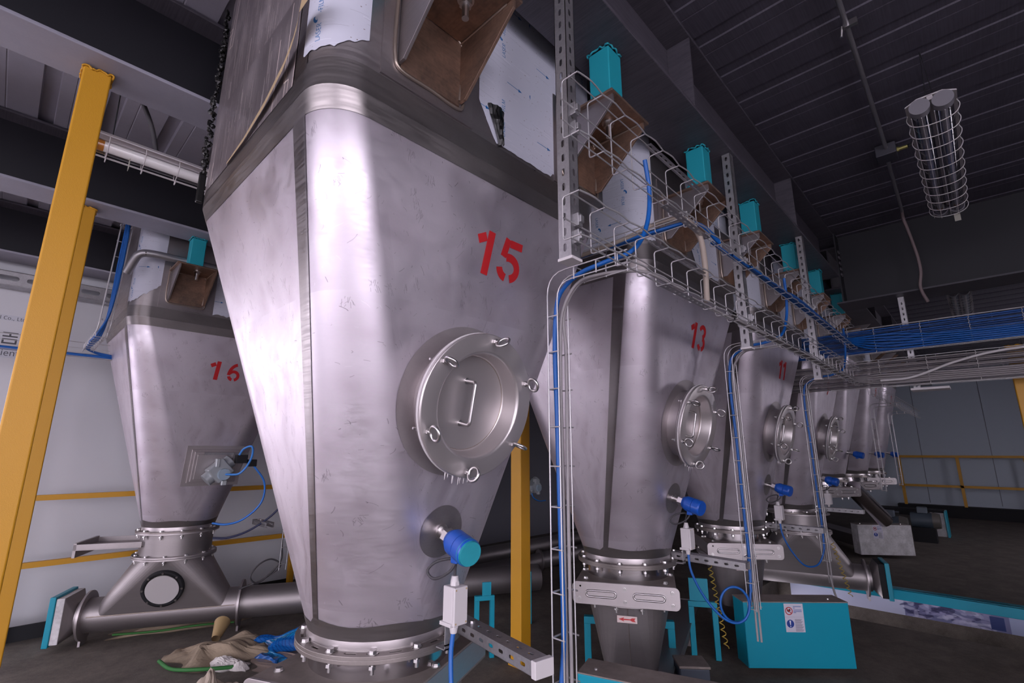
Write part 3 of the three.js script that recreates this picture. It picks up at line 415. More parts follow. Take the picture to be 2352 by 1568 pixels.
//==== slide gates, outlet chutes, feeders
function turned(name, label, cat, x, z, deg, group) { const t = thing(name, label, cat, [0, 0, 0], group); t.position.set(x, 0, z); t.rotation.y = deg * Math.PI / 180; return t; }
const stadium = (w, h, r, n = 40) => { const p = []; for (let k = 0; k < n; k++) { const a = k / n * 2 * Math.PI; const c = Math.cos(a), s = Math.sin(a); p.push([Math.sign(c) * (w / 2 - r) + r * c, Math.sign(s) * (h / 2 - r) + r * s]); } return p; };
function slideGate(label, x, z, deg, lift = 0) {
  const t = turned('slide_gate', label, 'valve', x, z, deg); const Y = lift;
  part('top_ring', ringGeo.clone().translate(0, 0.8445 + Y, 0), M.flangeRing, t);
  part('throat', cyl([0, 0.775 + Y, 0], [0, 0.846 + Y, 0], 0.258, 0.258, 56, true), M.shiny, t);
  for (const y of [0.766, 0.668]) part('frame_plate', box(-0.285, 0.285, y + Y, y + Y + 0.009, -0.36, 0.34, 0.002), M.brownDust, t, y > 0.7 ? 'dusty top frame plate' : undefined);
  part('side_bar', [box(-0.285, -0.262, 0.677 + Y, 0.766 + Y, -0.36, 0.33), box(0.262, 0.285, 0.677 + Y, 0.766 + Y, -0.36, 0.33)], M.flange, t);
  const sh = shape(stadium(0.60, 0.118, 0.028)); for (const [a, b] of [[-0.255, 0.035], [0.255, 0.035]]) sh.holes.push(slotHole(a, b, 0.012, 0.013));
  const fp = part('front_plate', boxUV(extr(sh, 0.009, 0.0015).translate(0, 0.718 + Y, 0.342)), M.flange, t);
  for (const hx of [-0.135, 0.135]) part('handle', tube(stadium(0.17, 0.032, 0.015, 28).map((p) => [hx + p[0], 0.718 + Y + p[1], 0.358]), 0.0055, 90, 6, true), M.bolt, fp);
  for (const [a, b] of [[-0.262, -0.03], [0, 0.034], [0, -0.034], [0.262, 0.032], [0.262, -0.032]]) shared('bolt', smallBolt, M.bolt, fp, T(a, 0.718 + Y + b, 0.353));
  part('lower_ring', [ringGeo.clone().translate(0, 0.655 + Y, 0), ringGeo.clone().translate(0, 0.641 + Y, 0)], M.flange, t);
  for (let k = 0; k < 12; k++) { const a = k / 6 * Math.PI + 0.2; shared('bolt', boltGeo, M.bolt, t, T(0.2855 * Math.cos(a), 0.655 + Y, 0.2855 * Math.sin(a))); }
  for (const [a, b] of [[-0.23, 0.27], [0.23, 0.27], [-0.265, 0.05], [0.265, 0.05]]) shared('bolt', boltGeo, M.bolt, t, T(a, 0.765 + Y, b));
  return t;
}
M.brownDust = S(0xffffff, { metalness: 0.35, roughness: 0.6, map: tex(256, (u, v) => { const f = 0.8 + 0.5 * (fbm(u, v) - 0.5); return [0.30 * f, 0.255 * f, 0.235 * f]; }, false) });
slideGate('slide gate below the nearest hopper, cut by the bottom of the photo', CX, CZ, 24);
slideGate('slide gate with two slotted handles under the hopper marked 13', CX, place13(1), 28);
slideGate('slide gate with a bright handle plate under the hopper marked 11', CX, place13(2), 36);
slideGate('distant slide gate, first under the raised hoppers', CX, place13(4), 38, 0.28);
slideGate('distant slide gate, second under the raised hoppers', CX, place13(5), 38, 0.28);
slideGate('distant slide gate, farthest under the raised hoppers', CX, place13(6), 38, 0.28);
const loft = (A, B) => { const P = A.map((p, i) => [p, B[i]]); P.push(P[0]); const g = quads(P); return g; };
const ringPts = (r, y, n = 40) => Array.from({ length: n }, (_, k) => { const a = k / n * 2 * Math.PI; return [r * Math.cos(a), y, r * Math.sin(a)]; });
const rectPts = (w, d, r, y, n = 40, dx = 0, dz = 0) => stadium(w, d, r, n).map((p) => [p[0] + dx, y, p[1] + dz]);
function arrowLabel(t, x, y, z, rotX) { const tx = M.arrow ??= S(0xffffff, { roughness: 0.6, map: canvasTex(128, 40, (g) => { g.fillStyle = '#c9b6b4'; g.fillRect(0, 0, 128, 40); g.fillStyle = '#b3262b'; g.beginPath(); g.moveTo(10, 20); g.lineTo(46, 8); g.lineTo(40, 16); g.lineTo(84, 17); g.lineTo(96, 10); g.lineTo(118, 10); g.lineTo(110, 20); g.lineTo(118, 31); g.lineTo(96, 30); g.lineTo(84, 23); g.lineTo(40, 24); g.lineTo(46, 32); g.fill(); }) }); const g = clean(new THREE.PlaneGeometry(0.115, 0.036)).rotateX(rotX).translate(x, y, z); part('arrow_label', g, tx, t, 'white label with a red arrow'); }
function chute(label, x, z, deg) {
  const t = turned('outlet_chute', label, 'chute', x, z, deg);
  part('body', loft(ringPts(0.256, 0.638), rectPts(0.30, 0.30, 0.05, 0.24)), M.flangeDull, t);
  arrowLabel(t, 0.0, 0.565, 0.253, -0.2); part('seam', cyl([0.006, 0.63, 0.258], [0.006, 0.25, 0.152], 0.0015, 0.0015, 5), M.weld, t);
  return t;
}
M.flangeDull = S(0xffffff, { color: new THREE.Color().setRGB(0.36, 0.335, 0.335), metalness: 0.9, roughness: 0.5, map: steelCol });
chute('tapered steel chute with a red arrow label, nearest of the chutes', CX, place13(1), 28);
chute('second tapered chute with a red arrow label, behind the large teal guard', CX, place13(2), 36);
M.sign = S(0xffffff, { roughness: 0.55, map: canvasTex(220, 300, (g) => {
  g.fillStyle = '#c9c6d4'; g.fillRect(0, 0, 220, 300); g.lineWidth = 9; g.strokeStyle = '#b02a26'; g.beginPath(); g.arc(55, 78, 38, 0, 7); g.stroke(); g.fillStyle = '#4a2020'; g.beginPath(); g.ellipse(50, 76, 18, 13, 0.5, 0, 7); g.fill(); g.beginPath(); g.ellipse(66, 66, 12, 8, 1.2, 0, 7); g.fill(); g.beginPath(); g.moveTo(28, 50); g.lineTo(82, 105); g.stroke();
  g.fillStyle = '#3c62a8'; for (const [y, w] of [[28, 92], [44, 20], [64, 96], [80, 96], [92, 30]]) g.fillRect(106, y, w, 6); g.fillStyle = '#aaa7b8'; g.fillRect(0, 140, 220, 3);
  g.fillStyle = '#16388c'; g.beginPath(); g.arc(57, 212, 42, 0, 7); g.fill(); g.fillStyle = '#e6e6ee'; g.beginPath(); g.moveTo(48, 180); g.lineTo(66, 180); g.lineTo(61, 226); g.lineTo(53, 226); g.fill(); g.beginPath(); g.arc(57, 240, 6, 0, 7); g.fill();
  g.fillStyle = '#5a5866'; for (let y = 164; y < 286; y += 11) g.fillRect(112, y, 70 + ((y * 37) % 26), 4);
}) });
function feeder(label, x, z, deg, front, mat, signAt, len = 1.5, yb = 0.05, tx = 0) {
  const t = turned('screw_feeder', label, 'feeder', x, z, deg); const f = front;
  part('trough', [loft(rectPts(0.30, f + len, 0.02, 0.24, 40, tx, (f - len) / 2 - 0.06), rectPts(0.20, f + len, 0.05, 0.06, 40, tx, (f - len) / 2 - 0.06)), box(tx - 0.15, tx + 0.15, 0.236, 0.246, -len, f - 0.1)], M.flangeDull, t);
  part('foot', [box(tx - 0.13, tx + 0.13, 0, 0.07, -len * 0.8, -len * 0.8 + 0.06), box(tx - 0.13, tx + 0.13, 0, 0.07, f - 0.35, f - 0.29)], M.flangeDull, t);
  part('guard', box(-0.372, 0.372, yb, 0.47, f - 0.004, f + 0.004, 0.003), mat, t);
  for (const a of [-0.37, 0.37]) part('guard_side', box(a - 0.004, a + 0.004, yb, 0.47, f - 0.17, f), mat, t);
  part('guard_top', boxUV(box(-0.374, 0.374, 0.468, 0.476, f - 0.18, f + 0.002)), M.brownDust, t, 'dusty brown top strip');
  for (const a of [-0.3, 0.27]) part('screw', hex([a, 0.476, f - 0.06], [0, 1, 0], 0.008, 0.006), M.bolt, t);
  if (signAt !== undefined) { const g = clean(new THREE.PlaneGeometry(0.135, 0.185)).translate(signAt, 0.372, f + 0.0055); part('warning_label', g, M.sign, t, 'white label with a red ban sign and a blue exclamation sign'); }
  return t;
}
feeder('floor screw feeder under hopper 13 with a teal end guard at the bottom edge', -1.524, -3.08, 18, 0.86, M.tealSmooth, undefined, 1.5, 0.05, -0.2);
feeder('floor screw feeder with a large teal guard carrying warning labels, under hopper 11', CX + 0.04, place13(2) - 0.04, 43, 0.86, M.tealSmooth, -0.02, 0.7);
feeder('distant screw feeder with a pale beige guard carrying small warning labels', CX, place13(5) + 0.15, 38, 0.8, M.scuffed, -0.1);
function stand(label, x, z, deg, w, h, s = 0.045) { const t = turned('tube_stand', label, 'stand', x, z, deg); for (const a of [-1, 1]) part('leg', box(a * w / 2 - s / 2, a * w / 2 + s / 2, 0, h, -s / 2, s / 2, 0.003), M.tealSmooth, t); part('cross_bar', box(-w / 2 - s / 2, w / 2 + s / 2, h, h + s, -s / 2, s / 2, 0.003), M.tealSmooth, t); return t; }
{ const a = 33 * Math.PI / 180; stand('teal tube stand straddling the feeder trough of hopper 13', CX - 0.32 * Math.sin(a), place13(1) - 0.32 * Math.cos(a), 33, 0.56, 0.36);
  const t = stand('small teal stand with an upright plate below the sensor of hopper 15', -3.0, -2.82, 60, 0.12, 0.40, 0.035); part('upright_plate', box(-0.02, 0.05, 0.43, 0.53, 0.0, 0.012), M.tealSmooth, t);
  const u = stand('teal stand behind the blue cable coil of hopper 13', -1.78, -3.98, 30, 0.17, 0.36, 0.04); part('head_plate', box(-0.09, 0.05, 0.40, 0.56, -0.02, 0.0), M.tealSmooth, u);
  stand('teal stand just right of the inner yellow column', -3.3, -3.6, 40, 0.1, 0.4, 0.04); }
{ // finned gear motor in front
  const t = turned('gear_motor', 'dark finned electric motor with a brown-topped terminal box, right of the hopper 13 chute', 'motor', -1.50, -3.12, 40);
  const fins = [cyl([0, 0.12, -0.12], [0, 0.12, 0.14], 0.075, 0.075, 28)]; for (let k = 0; k < 26; k++) { const a = k / 26 * 2 * Math.PI; fins.push(box(-0.0025, 0.0025, 0.07, 0.1, -0.11, 0.10).rotateZ(a).translate(0, 0.12, 0)); }
  part('finned_body', fins, M.black, t); part('fan_cover', cyl([0, 0.12, 0.12], [0, 0.12, 0.17], 0.1, 0.085, 28), M.dark, t); part('terminal_box', box(-0.085, 0.085, 0.21, 0.285, -0.06, 0.10, 0.006), S(0x3a4250, { roughness: 0.5 }), t); part('terminal_lid', box(-0.09, 0.09, 0.285, 0.30, -0.065, 0.105, 0.004), M.brownDust, t); part('foot', box(-0.09, 0.09, 0, 0.03, -0.1, 0.1), M.black, t);
}
//==== pickup transition below hopper 16 and the like
function transition(label, x, z, deg, back, paleBox) { // pipe runs along local +x, end box at -x
  const t = turned('pipe_transition', label, 'transition', x, z, deg), r = 0.13, yc = 0.215;
  part('valve_body', cyl([0, 0.66, 0], [0, 0.845, 0], 0.268, 0.268, 56, true), M.flangeDull, t);
  part('top_ring', ringGeo.clone().translate(0, 0.8445, 0), M.flange, t); part('lower_ring', [ringGeo.clone().translate(0, 0.66, 0), ringGeo.clone().translate(0, 0.645, 0)], M.flange, t);
  for (let k = 0; k < 12; k++) { const a = k / 6 * Math.PI; shared('bolt', boltGeo, M.bolt, t, T(0.2855 * Math.cos(a), 0.66, 0.2855 * Math.sin(a))); }
  part('hopper_body', loft(ringPts(0.27, 0.645, 64), rectPts(1.06, 0.255, 0.12, 0.225, 64)), M.flangeDull, t);
  part('pipe', [cyl([-0.60, yc, 0], [back, yc, 0], r, r, 40)], M.flangeDull, t);
  for (const s of [-0.56, 0.56]) part('pipe_flange', [cyl([s - 0.008, yc, 0], [s + 0.008, yc, 0], r + 0.055, r + 0.055, 40), box(s - 0.008, s + 0.008, 0, yc, -0.06, 0.06)], M.flange, t);
  part('tube_seam', [cyl([-0.52, 0.23, 0.128], [0.53, 0.23, 0.128], 0.004, 0.004, 6)], M.weld, t);
  part('end_hood', loft(rectPts(0.2, 0.2, 0.09, 0).map((p) => [-0.60, yc + p[0], p[2]]), rectPts(0.33, 0.33, 0.02, 0).map((p) => [-0.66, 0.225 + p[0], p[2]])), M.flangeDull, t);
  part('end_plate', box(-0.715, -0.66, 0.06, 0.39, -0.165, 0.165, 0.006), paleBox ? M.scuffed : M.dark, t, 'pale scuffed end plate'); part('end_guard', box(-0.755, -0.715, 0.045, 0.405, -0.175, 0.175, 0.006), M.tealSmooth, t, 'teal end guard');
  // round blind port on the side facing the aisle
  const F = frame([0.0, 0.42, 0.212], [1, 0, 0], [0, 0.95, 0.31], [0, -0.31, 0.95]);
  part('port_ring', xf(lathe([[0.125, -0.03], [0.125, 0.012], [0.152, 0.012], [0.152, -0.03]], 40).rotateX(Math.PI / 2), F), M.dark, t); part('port_disc', xf(cyl([0, 0, 0.012], [0, 0, 0.02], 0.12, 0.12, 40), F), M.grey, t, 'pale grey port cover');
  for (let k = 0; k < 8; k++) { const a = k / 4 * Math.PI; part('bolt', xf(hex([0.139 * Math.cos(a), 0.139 * Math.sin(a), 0.012], [0, 0, 1], 0.009, 0.01), F), M.bolt, t); }
  return t;
}
{ const t = transition('steel pickup transition with a round pale port and a teal end guard, below hopper 16', C16X, C16Z, 62.8, 3.4, true);
  part('slide_housing', [box(-0.66, -0.2, 0.745, 0.752, -0.2, 0.2), box(-0.66, -0.2, 0.75, 0.79, 0.19, 0.2), box(-0.66, -0.2, 0.75, 0.79, -0.2, -0.19), box(-0.66, -0.64, 0.69, 0.80, -0.2, 0.2)], M.flangeDull, t); }
{ const t = transition('steel pickup transition with a teal end guard, low on the floor behind hopper 11', CX + 0.1, place13(3) + 0.02, 197, 0.95, false); }
{ single('floor_pipe', [cyl([-5.2, 0.16, -2.6], [-5.0, 0.16, -7.5], 0.11, 0.11, 28), cyl([-5.1, 0.16, -4.2], [-5.1, 0.16, -4.22], 0.15, 0.15, 28)], M.flangeDull, 'grey steel pipe along the floor seen through the gap beside the inner yellow column', 'pipe');
  single('floor_pipe', [cyl([-4.6, 0.13, -3.2], [-4.35, 0.13, -7.5], 0.10, 0.10, 28), cyl([-4.5, 0.13, -5.2], [-4.49, 0.13, -5.22], 0.14, 0.14, 28)], M.flangeDull, 'second grey floor pipe, nearer, seen through the gap beside the inner yellow column', 'pipe'); }
//==== level sensors, their boxes, channels
function sensor(label, x, y, z, paint, blueish) {
  const t = thing('level_sensor', label, 'sensor', [x, y, z]); const d = V(0.2, -0.05, 0.03).normalize(); const P = (s) => [x + d.x * s, y + d.y * s, z + d.z * s];
  part('nipple', [cyl(P(-0.02), P(0.06), 0.019, 0.019, 20), hex(P(0.045), [d.x, d.y, d.z], 0.03, 0.03), cyl(P(0), P(0.012), 0.027, 0.024, 20)], M.bolt, t);
  part('housing', [cyl(P(0.078), P(0.10), 0.034, 0.042, 32), cyl(P(0.10), P(0.145), 0.0435, 0.0435, 32), box(-0.016, 0.016, -0.04, 0.0, -0.016, 0.016, 0.004).translate(...P(0.115)).translate(0, -0.02, 0)], M.sensorBlue, t);
  part('cover', [cyl(P(0.148), P(0.19), 0.0445, 0.0445, 32), cyl(P(0.19), P(0.198), 0.0445, 0.040, 32)], M.sensorBlue, t);
  if (paint) part('painted_end', [cyl(P(0.197), P(0.2005), 0.0405, 0.0395, 32), cyl(P(0.183), P(0.198), 0.0450, 0.0412, 32, true)], M.teal, t, 'teal painted end'); return t;
}
M.sensorBlue = S(0x1250b0, { roughness: 0.35 });
function juncBox(label, x, y, z) { // near corner at x, z
  const t = thing('junction_box', label, 'junction box', [x - 0.03, y - 0.09, z - 0.03]);
  part('body', box(x - 0.062, x - 0.012, y, y + 0.118, z - 0.058, z, 0.004), M.white, t); part('lid', box(x - 0.012, x, y, y + 0.118, z - 0.058, z, 0.003), M.white, t);
  for (const [a, b] of [[0.008, -0.007], [0.008, -0.051], [0.11, -0.007], [0.11, -0.051]]) part('screw', cyl([x - 0.001, y + a, z + b], [x + 0.0012, y + a, z + b], 0.003, 0.003, 10), M.tan, t);
  part('tab', [box(x - 0.07, x - 0.012, y - 0.004, y + 0.008, z - 0.045, z + 0.006, 0.002)], M.white, t);
  for (const s of [1, -1]) { const y0 = s > 0 ? y + 0.118 : y; part('cable_gland', [hex([x - 0.035, y0, z - 0.028], [0, s, 0], 0.0165, 0.012), cyl([x - 0.035, y0 + s * 0.012, z - 0.028], [x - 0.035, y0 + s * 0.03, z - 0.028], 0.0145, 0.011, 16)], M.white, t); }
  part('mounting_strip', [box(x - 0.066, x - 0.062, y - 0.075, y + 0.05, z - 0.045, z - 0.015), box(x - 0.11, x - 0.062, y - 0.088, y - 0.084, z - 0.045, z - 0.015), box(x - 0.066, x - 0.062, y - 0.088, y - 0.07, z - 0.045, z - 0.015)], M.galv, t); return t;
}
function slottedFace(w, L, slots, th = 0.002) { const s = shape([[0, -w / 2], [L, -w / 2], [L, w / 2], [0, w / 2]]); for (const [x, sw, sh, y = 0] of slots) s.holes.push(slotHole(x, y, sw, sh)); return extr(s, th, 0, 5); }
function channelArm(label, x0, x1, y, z, cap, deg = 0) { // slotted channel lying along x
  const L = x1 - x0, t = thing('mounting_channel', label, 'channel', [(x0 + x1) / 2, y, z]); const sl = range(0.05, L - 0.05, 7).map((x) => [x, 0.026, 0.011]);
  part('top_face', slottedFace(0.062, L, sl).rotateX(-Math.PI / 2).translate(x0, y + 0.04, z), M.galv, t); part('front_face', slottedFace(0.042, L, sl).translate(x0, y + 0.021, z + 0.031), M.galv, t); part('rear_face', slottedFace(0.042, L, sl).translate(x0, y + 0.021, z - 0.033), M.galv, t);
  part('lip', [box(x0, x1, y, y + 0.002, z + 0.018, z + 0.033), box(x0, x1, y, y + 0.002, z - 0.033, z - 0.018)], M.galv, t);
  for (const q of [0.06, 0.12]) part('bolt', hex([x0 + q, y + 0.042, z], [0, 1, 0], 0.01, 0.008), M.bolt, t);
  if (cap) part('end_cap', box(x1 - 0.004, x1 + 0.018, y - 0.004, y + 0.046, z - 0.037, z + 0.037, 0.003), M.white, t, 'white plastic end cap'); if (deg) { const a = deg * Math.PI / 180, h = (x1 - x0) / 2; t.rotation.y = -a; t.position.set(x1 - h * Math.cos(a), y, z - h * Math.sin(a)); } return t;
}
const WHO = ['the nearest hopper', 'the second right-hand hopper', 'the third right-hand hopper', 'the fourth right-hand hopper'];
const rows = [[15, 0], [13, 1], [11, 2], [9, 3]];
for (const [n, k] of rows) {
  const z0 = place13(k), yf = 1.245, xr = CX + faceX(yf), who = WHO[k];
  part('ground_ring', xf(clean(new THREE.RingGeometry(0.02, 0.092, 40, 1)), onFaceX(1.245, 0.0, 0.0022)), M.ground, Hset[n]);
  sensor(n === 15 ? 'blue level sensor with a teal painted end on the nearest hopper' : 'plain blue level sensor low on ' + who, xr, yf, z0, n === 15);
  juncBox('small pale cable box at the outlet of ' + who, -1.355, 0.958, z0 + 0.012);
  channelArm('slotted channel arm on the outlet flange of ' + who, CX + 0.2, -1.085, n === 15 ? 0.862 : 0.871, z0 - 0.11, n === 15, n === 15 ? 10 : 3);
  // grey lead from sensor to box
  const gx = -1.39, gz = z0 - 0.016; single('sensor_lead', tube([[xr + 0.115, yf - 0.075, z0 + 0.017], [xr + 0.09, yf - 0.115, z0 + 0.03], [xr + 0.02, yf - 0.145, z0 + 0.045], [xr - 0.005, yf - 0.125, z0 + 0.05], [xr + 0.02, yf - 0.095, z0 + 0.035], [gx + 0.01, 1.16, gz + 0.01], [gx, 1.125, gz], [gx, 1.1, gz]], 0.0048, 70, 8), M.rubber, 'thin looped sensor lead on ' + who, 'cable');
}
for (const [k, w] of [[4, 'first'], [5, 'middle'], [6, 'last']]) sensor('small blue level sensor on the ' + w + ' of the distant raised hoppers', CX + faceX(1.245), 1.525, place13(k), false);
//==== struts
function strut(label, x0, z0, yb, yt, cap = true, s = 0.048) { const t = thing('slotted_strut', label, 'strut', [x0 - s / 2, yb, z0 - s / 2]); const L = yt - yb, sl = []; for (let y = 0.035; y < L - 0.02; y += 0.0515) sl.push([y, 0.026, 0.0115]);
  const up = new THREE.Matrix4().makeBasis(V(0, 1, 0), V(-1, 0, 0), V(0, 0, 1));
  part('left_face', slottedFace(s, L, sl).applyMatrix4(up).translate(x0 - s / 2, yb, z0 - 0.002), M.galv, t); part('right_face', slottedFace(s, L, sl).applyMatrix4(up).rotateY(Math.PI / 2).translate(x0 - 0.002, yb, z0 - s / 2), M.galv, t); part('rear_face', slottedFace(s, L, sl).applyMatrix4(up).translate(x0 - s / 2, yb, z0 - s), M.galv, t);
  part('lip', [box(x0 - s, x0 - s + 0.002, yb, yt, z0 - 0.013, z0), box(x0 - s, x0 - s + 0.002, yb, yt, z0 - s, z0 - s + 0.013)], M.galv, t);
  if (cap) part('end_cap', box(x0 - s - 0.003, x0 + 0.004, yb - 0.007, yb + 0.003, z0 - s - 0.003, z0 + 0.004, 0.002), M.white, t, 'white plastic end cap'); return t; }
const SX = -0.822, SZ = [-1.115, -2.665, -4.19];
strut('near slotted galvanized strut hanging from the beam, with a white end cap', SX, SZ[0], 2.098, 3.209);
strut('second slotted strut from the front, left of the third teal hanger', SX, SZ[1], 2.06, 3.209);
strut('third slotted strut from the front, between the fourth and fifth teal hangers', SX, SZ[2], 2.06, 3.209);
strut('slotted strut behind the blue cable tray, left one under the cross girder', -0.36, -5.64, 2.07, 2.939, false);
strut('slotted strut behind the blue cable tray at the far right', 0.62, -5.64, 2.07, 2.939, false);
single('strut_foot', box(-0.42, -0.16, 2.055, 2.075, -5.68, -5.5, 0.003), M.white, 'pale bar under the grey cable tray crossing the aisle', 'bar');
//==== wire baskets
function basket(label, O, L, v, u, len, w, d, { pitch = 0.142, base = [0.33, 0.66], r = 0.0026, wavy = 0.006, group } = {}) {
  const t = thing('wire_cable_tray', label, 'cable tray', O, group); const m = frame(O, L, v, u); const W = (pts, b = 0) => xf(poly(pts, r, 6, b), m);
  const rungL = poly([[0, 0, d], [0, 0, 0], [0, w, 0], [0, w, d]], r, 6, 0.012); const n = Math.floor(len / pitch);
  for (let k = 0; k <= n; k++) shared('rung', rungL, M.wire, t, m.clone().multiply(T(k * pitch + 0.004, 0, 0)));
  const line = (y, z) => W([[0, y, z], [len, y, z]]);
  for (const f of base) part('long_wire', line(f * w, 0.0045), M.wire, t);
  part('long_wire', line(-0.0035, d * 0.5), M.wire, t); part('long_wire', line(w + 0.0035, d * 0.5), M.wire, t);
  for (const y of [0, w]) { const pts = []; for (let k = 0; k <= n; k++) { pts.push([k * pitch + 0.004, y, d]); if (k < n) for (const q of [0.3, 0.5, 0.7]) pts.push([(k + q) * pitch, y + (y ? 1 : 1) * 0, d + wavy * (1 - Math.abs(q - 0.5) * 2) + 0.002]); } part('long_wire', xf(poly(pts, r * 1.15, 6), m), M.wire, t); }
  return t;
}
function splice(t, O, L, v, u, x, y, z, len, vertical) { const m = frame(O, L, v, u); const sl = range(0.02, len - 0.02, Math.round(len / 0.045)).map((q) => [q, 0.02, 0.009]); const g = slottedFace(0.028, len, sl, 0.0018); if (!vertical) g.rotateX(Math.PI / 2); g.translate(x, y, z); part('splice_plate', xf(g, m), M.galv, t, 'perforated splice plate'); }
const UP = [0, 1, 0], OUT = [1, 0, 0], FAR = [0, 0, -1];
const upT = [-0.814, 2.475, -1.072], loT = [-0.814, 2.13, -1.062];
{ const a = basket('upper wire cable tray running along the hopper row, starting at the near strut', upT, FAR, UP, OUT, 4.42, 0.21, 0.062, { base: [0.30, 0.66] });
  splice(a, upT, FAR, UP, OUT, 0.50, 0.214, 0.035, 0.46); splice(a, upT, FAR, UP, OUT, 0.60, -0.006, 0.035, 0.42);
  const b = basket('lower wire cable tray running along the hopper row, starting at the near strut', loT, FAR, UP, OUT, 4.42, 0.14, 0.062, { base: [0.5] });
  splice(b, loT, FAR, UP, OUT, 0.48, 0.144, 0.035, 0.46); splice(b, loT, FAR, UP, OUT, 0.55, -0.006, 0.035, 0.40);
  for (const [t, O, ys] of [[a, upT, [0.07, 0.14]], [b, loT, [0.035, 0.09]]]) for (const z of SZ) for (const y of ys) part('clip', [box(O[0] - 0.01, O[0] + 0.012, O[1] + y - 0.022, O[1] + y + 0.022, z - 0.036, z - 0.012, 0.003), box(O[0] + 0.008, O[0] + 0.02, O[1] + y - 0.012, O[1] + y + 0.012, z - 0.034, z - 0.014, 0.003)], M.galv, t); }
const xU = [-1.02, 2.425, -5.575], xL = [-1.02, 2.105, -5.575];
basket('wire cable tray full of blue cables crossing the aisle', xU, [1, 0, 0], UP, [0, 0, 1], 2.7, 0.235, 0.06, { pitch: 0.2, base: [0.25, 0.5, 0.75] });
basket('wire cable tray full of grey cables crossing the aisle below the blue one', xL, [1, 0, 0], UP, [0, 0, 1], 2.7, 0.25, 0.06, { pitch: 0.2, base: [0.25, 0.5, 0.75] });
basket('far wire cable tray beyond the cross girder above the raised hoppers', [-0.95, 2.2, -7.2], FAR, UP, OUT, 5.8, 0.14, 0.06, { pitch: 0.28 });
basket('wire cable tray along the white left wall with a blue cable', [-5.66, 2.325, 1.2], FAR, UP, OUT, 4.6, 0.125, 0.06, { pitch: 0.2 });
//==== bundled cables
const ORD = ['lowest', 'second from below', 'third from below', 'fourth from below', 'fifth from below', 'sixth from below', 'seventh from below', 'eighth from below', 'ninth from below', 'tenth from below', 'eleventh from below', 'twelfth from below', 'thirteenth from below', 'fourteenth from below', 'fifteenth from below'];
const cableSet = (n, f, mat, label, group, ord) => { for (let k = 0; k < n; k++) single('cable', f(k), mat(k), ord ? label + ', ' + (k === n - 1 ? 'topmost' : ORD[k]) : label, 'cable', group); };
const bl = [S(0x083f80, { roughness: 0.4 }), S(0x0a4a92, { roughness: 0.4 }), S(0x073468, { roughness: 0.4 })], gl = [S(0x6f6a6c, { roughness: 0.5 }), S(0x837e7f, { roughness: 0.5 }), S(0x59555a, { roughness: 0.5 })];  // blues darkened: low light at the crossing tray is put into the colour
cableSet(14, (k) => { const y = 2.437 + k * 0.0162; return tube([[-1.5, y, -5.56], [-0.9, y, -5.562], [-0.3, y + rr(-0.003, 0.003), -5.56], [0.3, y + rr(-0.003, 0.003), -5.56], [0.9, y, -5.561], [1.6, y, -5.56]], 0.0076, 36, 7); }, (k) => bl[(k * 7) % 3], 'blue cable laid straight in the cable tray crossing the aisle', 'blue cables in the tray crossing the aisle', true);
cableSet(15, (k) => { const y = 2.115 + k * 0.0160; return tube([[-1.5, y, -5.56], [-0.9, y, -5.562], [-0.3, y + rr(-0.003, 0.003), -5.56], [0.3, y + rr(-0.003, 0.003), -5.56], [0.9, y, -5.561], [1.6, y, -5.56]], 0.0075, 36, 7); }, (k) => gl[(k * 5) % 3], 'grey cable laid straight in the cable tray crossing the aisle', 'grey cables in the tray crossing the aisle', true);
cableSet(6, (k) => { const a = k - 2.5; return tube([[-0.800 + 0.012 * (k % 3), 2.49 + 0.012 * Math.floor(k / 3), -2.2 - 0.22 * k], [-0.795 + 0.014 * (k % 3), 2.50 + 0.013 * Math.floor(k / 3), -3.4], [-0.795 + 0.014 * (k % 3), 2.50 + 0.013 * Math.floor(k / 3), -4.9], [-0.76, 2.50 + 0.012 * k, -5.38], [-0.62 + 0.02 * k, 2.46 + 0.025 * k, -5.53], [-0.1, 2.445 + 0.018 * k, -5.542], [1.6, 2.44 + 0.018 * k, -5.545]], 0.0075, 80, 7); }, (k) => M.blueCable, 'blue cable lying in the upper tray and turning into the crossing tray', 'blue cables in the upper tray');
cableSet(5, (k) => tube([[-0.797 + 0.013 * (k % 3), 2.145 + 0.013 * Math.floor(k / 3), -1.9 - 0.45 * k], [-0.795 + 0.013 * (k % 3), 2.148 + 0.013 * Math.floor(k / 3), -3.6], [-0.795 + 0.013 * (k % 3), 2.148 + 0.013 * Math.floor(k / 3), -4.9], [-0.75, 2.15 + 0.012 * k, -5.4], [-0.6, 2.14 + 0.02 * k, -5.53], [-0.1, 2.14 + 0.016 * k, -5.543], [1.6, 2.14 + 0.016 * k, -5.545]], 0.0072, 80, 7), () => M.greyCable, 'grey cable lying in the lower tray and turning into the crossing tray', 'grey cables in the lower tray');
single('cable', tube([[-0.62, 2.16, -5.5], [-0.4, 2.17, -5.50], [-0.1, 2.27, -5.50], [0.15, 2.325, -5.50], [0.7, 2.345, -5.50], [1.6, 2.35, -5.50]], 0.011, 60, 8), M.white, 'pale thick cable lying slantwise over the grey cables', 'cable');
